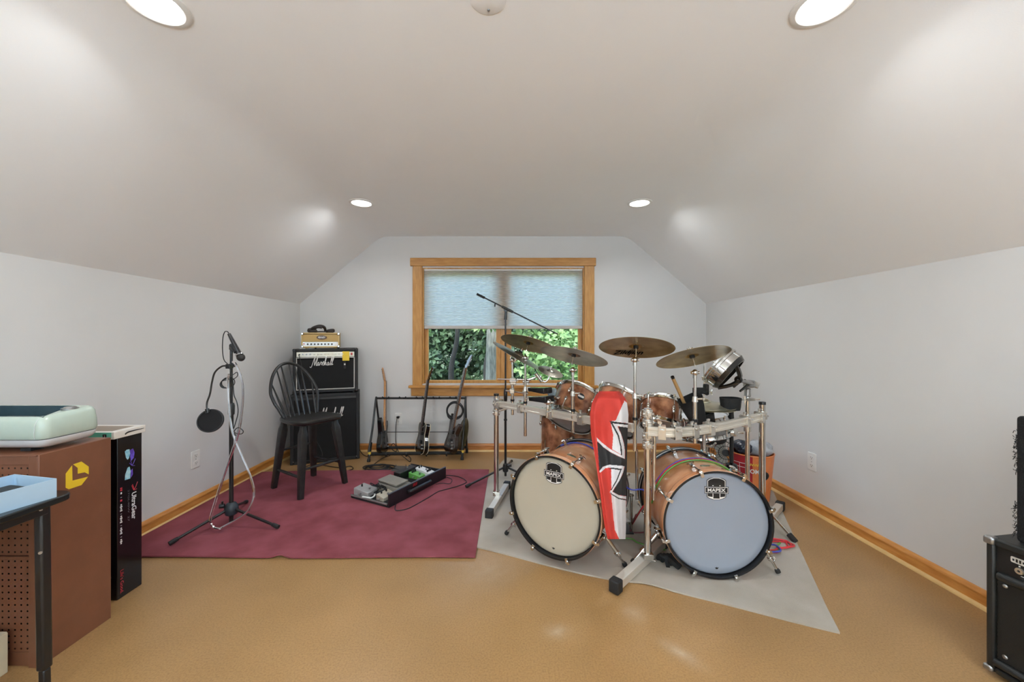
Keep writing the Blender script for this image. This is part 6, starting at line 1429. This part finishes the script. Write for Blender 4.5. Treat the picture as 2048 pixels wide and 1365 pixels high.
P_line = Z5([(240,305),(430,332),(430,345),(270,328),(330,440),(358,560),(362,642),(350,640),(345,560),(318,450)]), Z5([(225,775),(262,760),(360,772),(318,880),(258,985),(250,980),(308,875),(342,786),(270,774)]), Z5([(243,990),(262,1015),(330,1055),(405,1072),(405,1082),(325,1066),(255,1022)])
P_wb = Z5([(270,328),(430,345),(430,372),(315,355),(350,430),(378,520),(390,600),(388,675),(330,650),(250,610),(180,560),(118,500),(115,465),(170,520),(240,575),(320,620),(358,640),(358,560),(330,440)]), Z5([(140,795),(175,752),(235,732),(385,745),(360,830),(320,910),(265,995),(330,1030),(405,1042),(405,1070),(330,1052),(245,1010),(240,998),(300,900),(345,800),(350,775),(262,758),(200,765),(145,812)])
P_blk = Z5([(322,358),(430,370),(430,700),(415,1040),(330,1028),(268,996),(325,905),(365,830),(388,752),(240,735),(175,750),(140,795),(118,500),(180,562),(250,612),(330,652),(392,678),(392,600),(380,515),(352,430)]),
def inside(p, poly):
    x, y = p; c = False; n = len(poly)
    for i in range(n):
        (x0, y0), (x1, y1) = poly[i-1], poly[i]
        if (y0 > y) != (y1 > y) and x < (x1-x0)*(y-y0)/(y1-y0)+x0: c = not c
    return c
mb = MB(); nu, nv = 84, 300; ys = [783+(1079-783)*j/nv for j in range(nv+1)]; flag = []
def sm(a, b, x): t_ = max(0, min(1, (x-a)/(b-a))); return t_*t_*(3-2*t_)
for j, y in enumerate(ys):
    xl, xr = at_row(y); 
    for i in range(nu+1):
        u = i/nu; px = xl+(xr-xl)*u
        top = sm(800, 783, y)
        Yl = 1.985+(1.845-1.985)*sm(860,990,y); Yr = 1.975+(1.945-1.975)*sm(860,1000,y)
        Y = Yl+(Yr-Yl)*u + .07*top + .010*math.sin(u*7.5+y*.006)*sm(783,830,y) + .006*math.sin(u*17-y*.011)*sm(800,860,y) + .030*(2*u-1)**2*sm(830,783,y)
        # the right hand fold turns back
        Y += .035*sm(.80,1.0,u) + .02*sm(.14,0,u)
        flag.append((U(px, y, Y), (px, y)))
W1 = nu+1; fs = []; ms = []
for j in range(nv):
    for i in range(nu):
        ids = (j*W1+i, j*W1+i+1, (j+1)*W1+i+1, (j+1)*W1+i); cx_ = sum(flag[k][1][0] for k in ids)/4; cy_ = sum(flag[k][1][1] for k in ids)/4; p = (cx_, cy_); m_ = 0
        if any(inside(p, q) for q in P_w): m_ = 1
        if any(inside(p, q) for q in P_blk): m_ = 2
        if any(inside(p, q) for q in P_wb): m_ = 1
        if any(inside(p, q) for q in P_line): m_ = 2
        fs.append(ids); ms.append(m_)
mb.v = [f[0] for f in flag]; mb.f = fs; mb.m = ms
m_fr = mat('flag_red', (192,52,40), .75, var=.04, vscale=20, bump=.1, bscale=600); m_fw = mat('flag_white', (222,220,222), .75, var=.02); m_fb = mat('flag_black', (34,32,32), .75, var=.08)
fo = single('draped_flag', mb, [m_fr, m_fw, m_fb], 'red white and black flag with a flared cross draped over the drum rack', 'flag', ang=180)
md_ = fo.modifiers.new('cloth thickness', 'SOLIDIFY'); md_.thickness = .0015; md_.offset = 1
# ------------------------------------------------------------------ speakers at the right edge
m_carpet = mat('black_carpet', (20,20,20), .95, var=.25, vscale=150, bump=.8, bscale=260, bdist=.006)
m_vinyl = mat('black_vinyl', (30,31,30), .4, var=.08, vscale=120, bump=.15, bscale=300)
A = V((1.728,1.392,0)); dirx = V((.16,-.987,0)).normalized()   # front face runs from its far corner towards the viewer
R = Matrix((dirx, V((-dirx.y, dirx.x, 0)), V((0,0,1)))).transposed()   # local x along the front, y into the box
o = thing('bass_amplifier', 'black bass combo amplifier with metal corners and punched grille at the right edge', 'amplifier', A, R=R)
W, D, H_, B = .46, .30, .497, .018
part('cabinet_box', MB().ab((0,.012,B), (W,D,H_)), m_vinyl, o, bevel=.008)
part('front_frame', MB().ab((0,-.004,B), (.022,.020,H_)).ab((W-.022,-.004,B), (W,.020,H_)).ab((.022,-.004,H_-.026), (W-.022,.020,H_)).ab((.022,-.004,B), (W-.022,.020,B+.022)), m_vinyl, o, bevel=.006)
part('control_panel', MB().ab((.022,.008,H_-.115), (W-.022,.014,H_-.026)), m_black, o)
part('roll_bar', MB().tube([(.030,.004,H_-.128), (W-.03,.004,H_-.128)], .015, 12, k=1), m_vinyl, o); part('roll_bar', MB().tube([(.022,.002,B+.040), (W-.022,.002,B+.040)], .014, 12, k=1), m_vinyl, o)
# punched grille: real holes in rows
gx0, gx1, gz0, gz1 = .024, W-.024, B+.050, H_-.140; p = .0082; mb = MB(); nx = int((gx1-gx0)/p); nz = int((gz1-gz0)/(p*.87)); r = p*.36
for j in range(nz):
    for i in range(nx):
        cx_ = gx0+(i+.5)*p+(p/2 if j % 2 else 0); cz_ = gz0+(j+.5)*p*.87
        O = [V((cx_+a*p/2, .006, cz_+b*p*.435)) for a, b in ((-1,-1),(1,-1),(1,1),(-1,1))]; I = [V((cx_+r*math.cos(math.radians(225+90*k)), .006, cz_+r*math.sin(math.radians(225+90*k)))) for k in range(4)]
        mb.add(O+I, [(0,1,5,4),(1,2,6,5),(2,3,7,6),(3,0,4,7)])
g = part('punched_grille', mb, mat('grille_steel', (46,46,44), .4, .4, var=.1), o); g['kind'] = 'stuff'
part('speaker_cavity', MB().ab((gx0,.014,gz0), (gx1,.016,gz1)), m_dark, o)
for (x, z) in ((.045,H_-.155),(.16,H_*.52),(.045,B+.075),(.30,B+.075),(.30,H_-.155)): part('grille_screw', MB().sphere((x,.003,z), .0075, 10, 6, (1,.5,1)), m_steel, o)
part('corner_guard', MB().box((.008,.006,H_-.012), (.030,.030,.028)), m_steel, o, bevel=.007); part('corner_guard', MB().box((W-.008,.006,H_-.012), (.030,.030,.028)), m_steel, o, bevel=.007); part('corner_guard', MB().box((.006,.004,B+.008), (.026,.026,.020)), m_steel, o, bevel=.006)
pl = part('name_plate', MB().prism(rrect(.070,.020,.004), (.092,.008,H_-.052), (1,0,0), (0,0,1), (0,-.002,0)), m_pipe, o)
mb = MB()
for k in range(8): mb.box((.064+k*.008,.0055,H_-.052), (.0045,.001,.011 if k % 3 else .007))
part('plate_marks', mb, m_black, pl)
for x in (.078,.118):
    j = part('jack_socket', MB().lathe([(.004,.0),(.004,.006),(.010,.006),(.011,.002),(.011,0)], 16, (x,.008,H_-.084), frame_of((0,-1,0))), m_alu, o); part('socket_hole', MB().cyl((x,.006,H_-.084), (x,.0045,H_-.084), .004, n=10), m_dark, j)
    part('panel_dot', MB().box((x,.007,H_-.068), (.004,.002,.004)), m_white, o)
for k in range(5):
    kk = part('knob', MB().lathe([(.012,0),(.011,.010),(.008,.013),(0,.013)], 16, (.165+.05*k,.008,H_-.080), frame_of((0,-1,0))), m_black, o); part('knob_line', MB().box((.165+.05*k,-.006,H_-.074), (.002,.001,.010)), m_white, kk)
part('panel_line', MB().box((.098,.0075,H_-.100), (.035,.001,.002)).box((.20,.0075,H_-.102), (.07,.001,.002)), m_white, o)
for x in (.04, W-.04):
    for y in (.05, D-.05): part('foot', MB().cyl((x,y,0), (x,y,B+.002), .016, .019, 12), m_rubber, o)
o = thing('monitor_speaker', 'tall black carpeted speaker box standing on the bass amplifier at the right edge', 'speaker', A+R @ V((.047,.045,H_)), R=R)
W2, D2, H2 = .34, .24, .442
part('carpet_box', MB().ab((0,0,0), (W2,D2,H2)), m_carpet, o, bevel=.012, seg=3)
part('front_baffle', MB().ab((.026,-.004,.025), (W2-.02,.004,H2-.025)), m_vinyl, o, bevel=.004)
part('speaker_grille', MB().lathe([(.125,0),(.135,.004),(.130,.010),(.06,.014),(0,.015)], 36, (W2/2,-.003,.17), frame_of((0,-1,0))), m_grille, o)
mb = MB(); rnd = random.Random(2)
for k in range(160):
    z = rnd.choice((.05,.11,.27,.33,.36))+rnd.uniform(-.03,.03); y = rnd.uniform(-.002,.03); p0 = V((.001,y,z)); mb.tube([p0, p0+V((-.003,rnd.uniform(-.004,.003),rnd.uniform(-.004,.004))), p0+V((-rnd.uniform(.002,.008),rnd.uniform(-.01,.006),rnd.uniform(-.014,.006)))], .0008, 4, k=3)
ff = part('frayed_fibres', mb, m_carpet, o); ff['kind'] = 'stuff'
